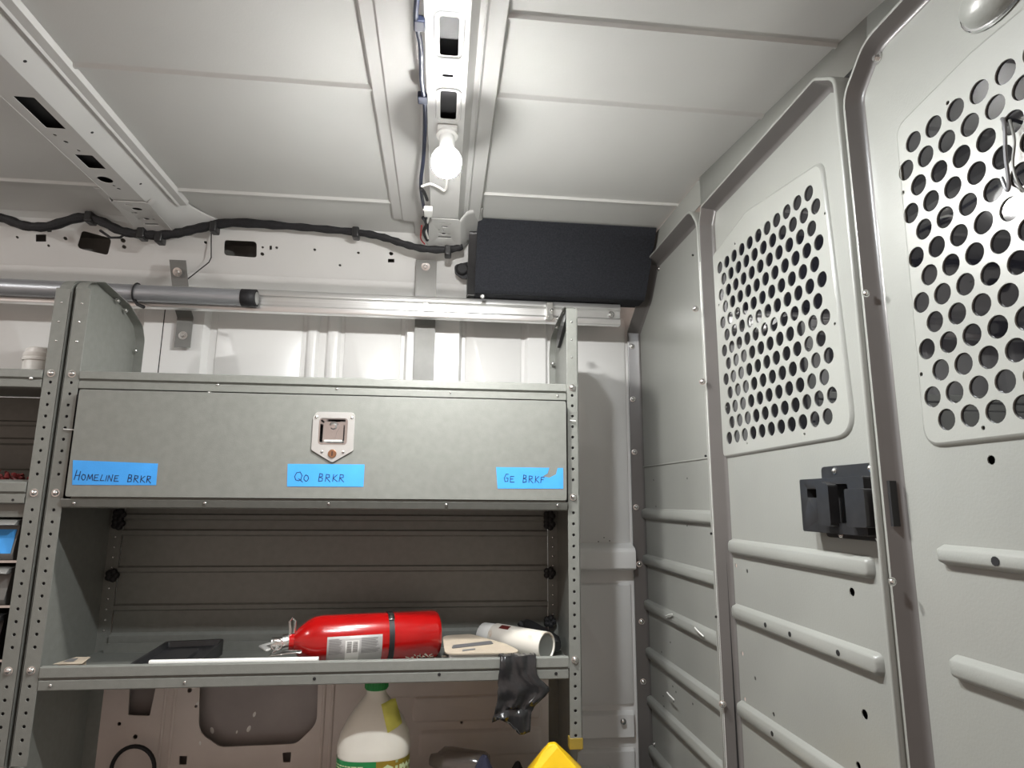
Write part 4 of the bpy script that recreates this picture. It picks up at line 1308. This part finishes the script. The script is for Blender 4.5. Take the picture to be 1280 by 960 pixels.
MB().tube([(-0.535, 1.795, 0.564), (-0.534, 1.795, 0.564)], 0.019, 16).build('pipe_mouth', 'strap_grey', pc)
xz = onY(171, 365, 1.795).x
MB().tube([(xz+0.003*math.sin(t), 1.795+0.0255*math.cos(t), 0.567+0.0255*math.sin(t)) for t in [2*math.pi*k/20 for k in range(21)]], 0.0025, 6).build('cable_tie', 'rubber', pc)
MB().tube([(xz-0.002, 1.79, 0.545), (xz+0.010, 1.785, 0.530), (xz+0.03, 1.782, 0.522)], 0.005, 6).build('tie_tail', 'rubber', pc)
# pivot bracket on the right end panel, black with bolts
pb = MB().prism(fillet([(1.575, 0.505), (1.70, 0.470), (1.715, 0.435), (1.70, 0.425), (1.585, 0.475)], 0.006), 'X', XR-0.012, XR-0.004)
pb.build('pivot_bracket', 'black_plastic', unit, bevel=0.001)
for px, py in ((705, 388), (697, 399), (690, 389)):
    inst(BOLT, 'bolt', onX(px, py, XR-0.013), (-1, -0.5, 0), unit, 1.1)
MB().box(0.300, 0.322, 1.80, 1.822, 0.540, 0.592).build('rail_clamp', 'zinc', rail, bevel=0.002)

# ================================================================== WIRING
hpts = [(-420, 262), (-300, 258), (-180, 266), (-60, 266), (0, 272), (30, 282), (60, 283), (100, 272), (125, 276), (150, 288), (175, 293), (200, 294), (225, 291), (250, 285), (290, 278.5), (350, 282), (400, 286), (450, 291), (480, 297), (505, 305), (530, 311), (560, 312), (578, 308)]
hw = thing('wiring_harness', (-0.6, 1.75, 0.72), 'thick black wiring harness running along the roof edge', 'harness')


def crom(pts, sub=6):
    out = []
    for i in range(len(pts)-1):
        p0, p1, p2, p3 = pts[max(i-1, 0)], pts[i], pts[i+1], pts[min(i+2, len(pts)-1)]
        for k in range(sub):
            t = k/sub
            out.append(0.5*((2*p1)+(-p0+p2)*t+(2*p0-5*p1+4*p2-p3)*t*t+(-p0+3*p1-3*p2+p3)*t**3))
    out.append(pts[-1])
    return out


hp3 = crom([onY(x, y, 1.745) for x, y in hpts])
MB().tube(hp3, [0.0125+0.0012*math.sin(i*1.7)+(0.0 if i < 90 else -0.002) for i in range(len(hp3))], 10).build('loom', 'black_tape', hw)
for px, py in ((113, 272), (200, 297), (178, 292), (268, 284), (445, 291), (560, 314)):
    c_ = onY(px, py, 1.745)
    MB().box(c_.x-0.010, c_.x+0.010, 1.730, 1.765, c_.z-0.017, c_.z+0.014).build('loom_clip', 'black_plastic', hw, bevel=0.004)
MB().tube([onY(180, 262, 1.74), onY(179, 275, 1.742), onY(176, 290, 1.745)], 0.004, 6).build('branch_wire', 'black_tape', hw)
MB().tube([onY(125, 288, 1.745), onY(138, 297, 1.742), onY(150, 297, 1.742), onY(160, 290, 1.745)], 0.0035, 6).build('branch_wire', 'black_tape', hw)
# cable along the centre bow
bc_ = thing('bow_cable', (-0.05, 1.2, 0.74), 'thin dark blue cable clipped along the edge of the roof bow', 'cable')
cp = crom([onZ(x, y, 0.742) for x, y in ((524, -40), (521, 0), (520, 25), (526, 60), (527, 100), (531, 130), (531, 165), (529, 200), (526, 230), (529, 255), (533, 275), (536, 295))])
MB().tube(cp, 0.0042, 8).build('cable', 'blue_cable', bc_)
for px, py in ((525, 31), (529, 124)):
    q = onZ(px, py, 0.741)
    MB().box(q.x-0.010, q.x+0.008, q.y-0.012, q.y+0.012, 0.737, 0.750).build('cable_clip', 'blue_cable', bc_, bevel=0.002)
for k, (pts, mt_, r) in enumerate((([(527, 233), (538, 230), (548, 234), (556, 238), (559, 228), (558, 222)], 'wire_white', 0.0028), ([(530, 262), (536, 270), (532, 285), (535, 298)], 'wire_white', 0.0032), ([(527, 282), (526, 298), (531, 305)], 'wire_red', 0.002), ([(534, 250), (530, 240), (526, 236)], 'black_tape', 0.004), ([(529, 272), (533, 280), (530, 290), (534, 300)], 'black_tape', 0.005))):
    MB().tube(crom([onZ(x, y, 0.728) for x, y in pts]), r, 7).build('lead', mt_, bc_)
q = onZ(535, 264, 0.732)
MB().add([(-0.014, -0.022, 0), (0.012, -0.010, 0), (0.018, 0.020, 0), (-0.006, 0.012, 0), (-0.014, -0.022, 0.010), (0.012, -0.010, 0.010), (0.018, 0.020, 0.010), (-0.006, 0.012, 0.010)], [(0, 1, 2, 3), (4, 7, 6, 5), (0, 4, 5, 1), (1, 5, 6, 2), (2, 6, 7, 3), (3, 7, 4, 0)])
cn = MB().box(q.x-0.010, q.x+0.012, q.y-0.020, q.y+0.020, 0.724, 0.738)
cn.build('connector', 'white_plastic', bc_, bevel=0.002)

# ================================================================== BLACK OVERHEAD LINER
ln = thing('overhead_liner', (0.34, 1.75, 0.60), 'black fleece covered overhead panel between roof bow and partition', 'panel')
pts = []
poly = fillet([(1.655, 0.781), (1.668, 0.760), (1.775, 0.612), (1.785, 0.604), (1.86, 0.604), (1.86, 0.70), (1.70, 0.781)], [0.0, 0.01, 0.015, 0.01, 0, 0, 0], 4)
MB().prism(poly, 'X', 0.084, 0.600).build('liner_body', 'black_fleece', ln, bevel=0.006)
MB().prism(fillet([(1.70, 0.765), (1.80, 0.605), (1.86, 0.605), (1.86, 0.66), (1.79, 0.70), (1.74, 0.765)], 0.008), 'X', 0.062, 0.084).build('liner_edge', 'black_plastic', ln, bevel=0.002)
MB().lathe([(0.004, 0), (0.007, 0.003), (0.004, 0.007), (0, 0.007)], onY(603, 371, 1.78), (0, -1, 0), 12).build('liner_pin', 'latch_steel', ln)
pg = thing('rubber_grommet', tuple(onY(580, 338, 1.80)), 'round black rubber plug on the pillar beside the black liner', 'plug')
c_ = onY(578, 335, 1.815)
MB().plate(fillet([(c_.x-0.024, c_.z+0.014), (c_.x+0.030, c_.z+0.030), (c_.x+0.040, c_.z-0.030), (c_.x, c_.z-0.028), (c_.x-0.022, c_.z-0.012)], 0.012), [], -0.006, mapY(1.835)).build('plug_flange', 'black_tape', pg, bevel=0.002)
MB().lathe([(0.019, 0), (0.018, 0.012), (0.014, 0.015), (0, 0.015)], (c_.x, 1.832, c_.z), (0, -1, 0), 20).build('plug_dome', 'rubber', pg)

# ================================================================== BULB
def work_lamp(B, label, material):
    lamp = thing('work_lamp', tuple(B), label, 'lamp', 'bulbs fixed under the roof bows')
    axb = Vector((0.0, 0.10, 1.0)).normalized()
    MB().lathe([(0.0, -0.031), (0.012, -0.029), (0.022, -0.022), (0.028, -0.0125)], B, axb, 24).build('bulb', material, lamp, smooth=80)
    MB().lathe([(0.0280, -0.0125), (0.0310, 0.000), (0.0300, 0.010), (0.026, 0.019), (0.018, 0.028), (0.014, 0.032)], B, axb, 24).build('bulb_shoulder', 'bulb_shoulder', lamp, smooth=80)
    hs = (0.737-B.z)/axb.z
    MB().lathe([(0.0138, 0.030), (0.0155, 0.033), (0.0155, hs-0.010), (0.022, hs-0.008), (0.022, hs), (0, hs)], B, axb, 18).build('socket', 'white_plastic', lamp)
    tp_ = B+axb*hs
    MB().box(tp_.x-0.020, tp_.x+0.020, tp_.y-0.020, tp_.y+0.020, 0.7355, 0.745).build('socket_base', 'white_plastic', lamp, bevel=0.002)


work_lamp(onZ(558, 203, 0.668), 'glowing round bulb under the roof bow beside the black liner', 'bulb_glass')
# a flat puck lamp on the same bow, over the side door and just above the frame: it throws the shadow seen in the open bay
pk_ = Vector((-0.008, 0.785, 0.731))
pl = thing('puck_lamp', tuple(pk_), 'small flat round lamp under the roof bow by the side door', 'lamp')
MB().lathe([(0.0, 0.0), (0.024, 0.0), (0.025, 0.002)], pk_, (0, 0, 1), 28).build('lens', 'bulb_cool', pl)
MB().lathe([(0.025, 0.0015), (0.027, 0.0015), (0.029, 0.004), (0.029, 0.0138), (0.0, 0.0138)], pk_, (0, 0, 1), 28).build('housing', 'white_plastic', pl)
work_lamp(Vector((-1.62, 1.00, 0.690)), 'glowing round bulb under the roof bow towards the rear doors', 'bulb_rear')

# ================================================================== HOOK ON THE NEAR SCREEN, DOME LIGHT
hk = thing('wire_hook', tuple(onX(1262, 235, PE-0.012)), 'bent steel wire hook pushed through the perforated screen', 'hook')
MB().tube(crom([onX(1252, 150, PE+0.002), onX(1253, 149, PE-0.010), onX(1256, 160, PE-0.018), onX(1257, 195, PE-0.018), onX(1261, 228, PE-0.016), onX(1259, 238, PE-0.014), onX(1252, 222, PE-0.012)], 4), 0.0020, 8).build('hook_wire', 'blade_grey', hk)
MB().tube(crom([onX(1262, 150, PE-0.012), onX(1268, 175, PE-0.020), onX(1266, 205, PE-0.020), onX(1272, 228, PE-0.020), onX(1284, 242, PE-0.014)], 5), 0.0014, 8).build('hook_cord', 'strap_grey', hk)
dl = thing('dome_light', tuple(onX(1245, 0, PE)), 'small grey domed lamp at the top of the near partition panel', 'lamp')
c_ = onX(1247, -10, PE)
MB().lathe([(0.045, 0.0), (0.045, 0.004), (0.040, 0.014), (0.028, 0.022), (0, 0.025)], c_, (-1, 0, 0), 28, sx=0.72, xdir=(0, 0, 1)).build('dome', 'partition_paint', dl, smooth=60)
MB().lathe([(0.048, 0.0), (0.050, 0.002), (0.048, 0.005), (0.045, 0.005)], c_, (-1, 0, 0), 28, sx=0.72, xdir=(0, 0, 1)).build('bezel', 'chrome', dl, smooth=60)
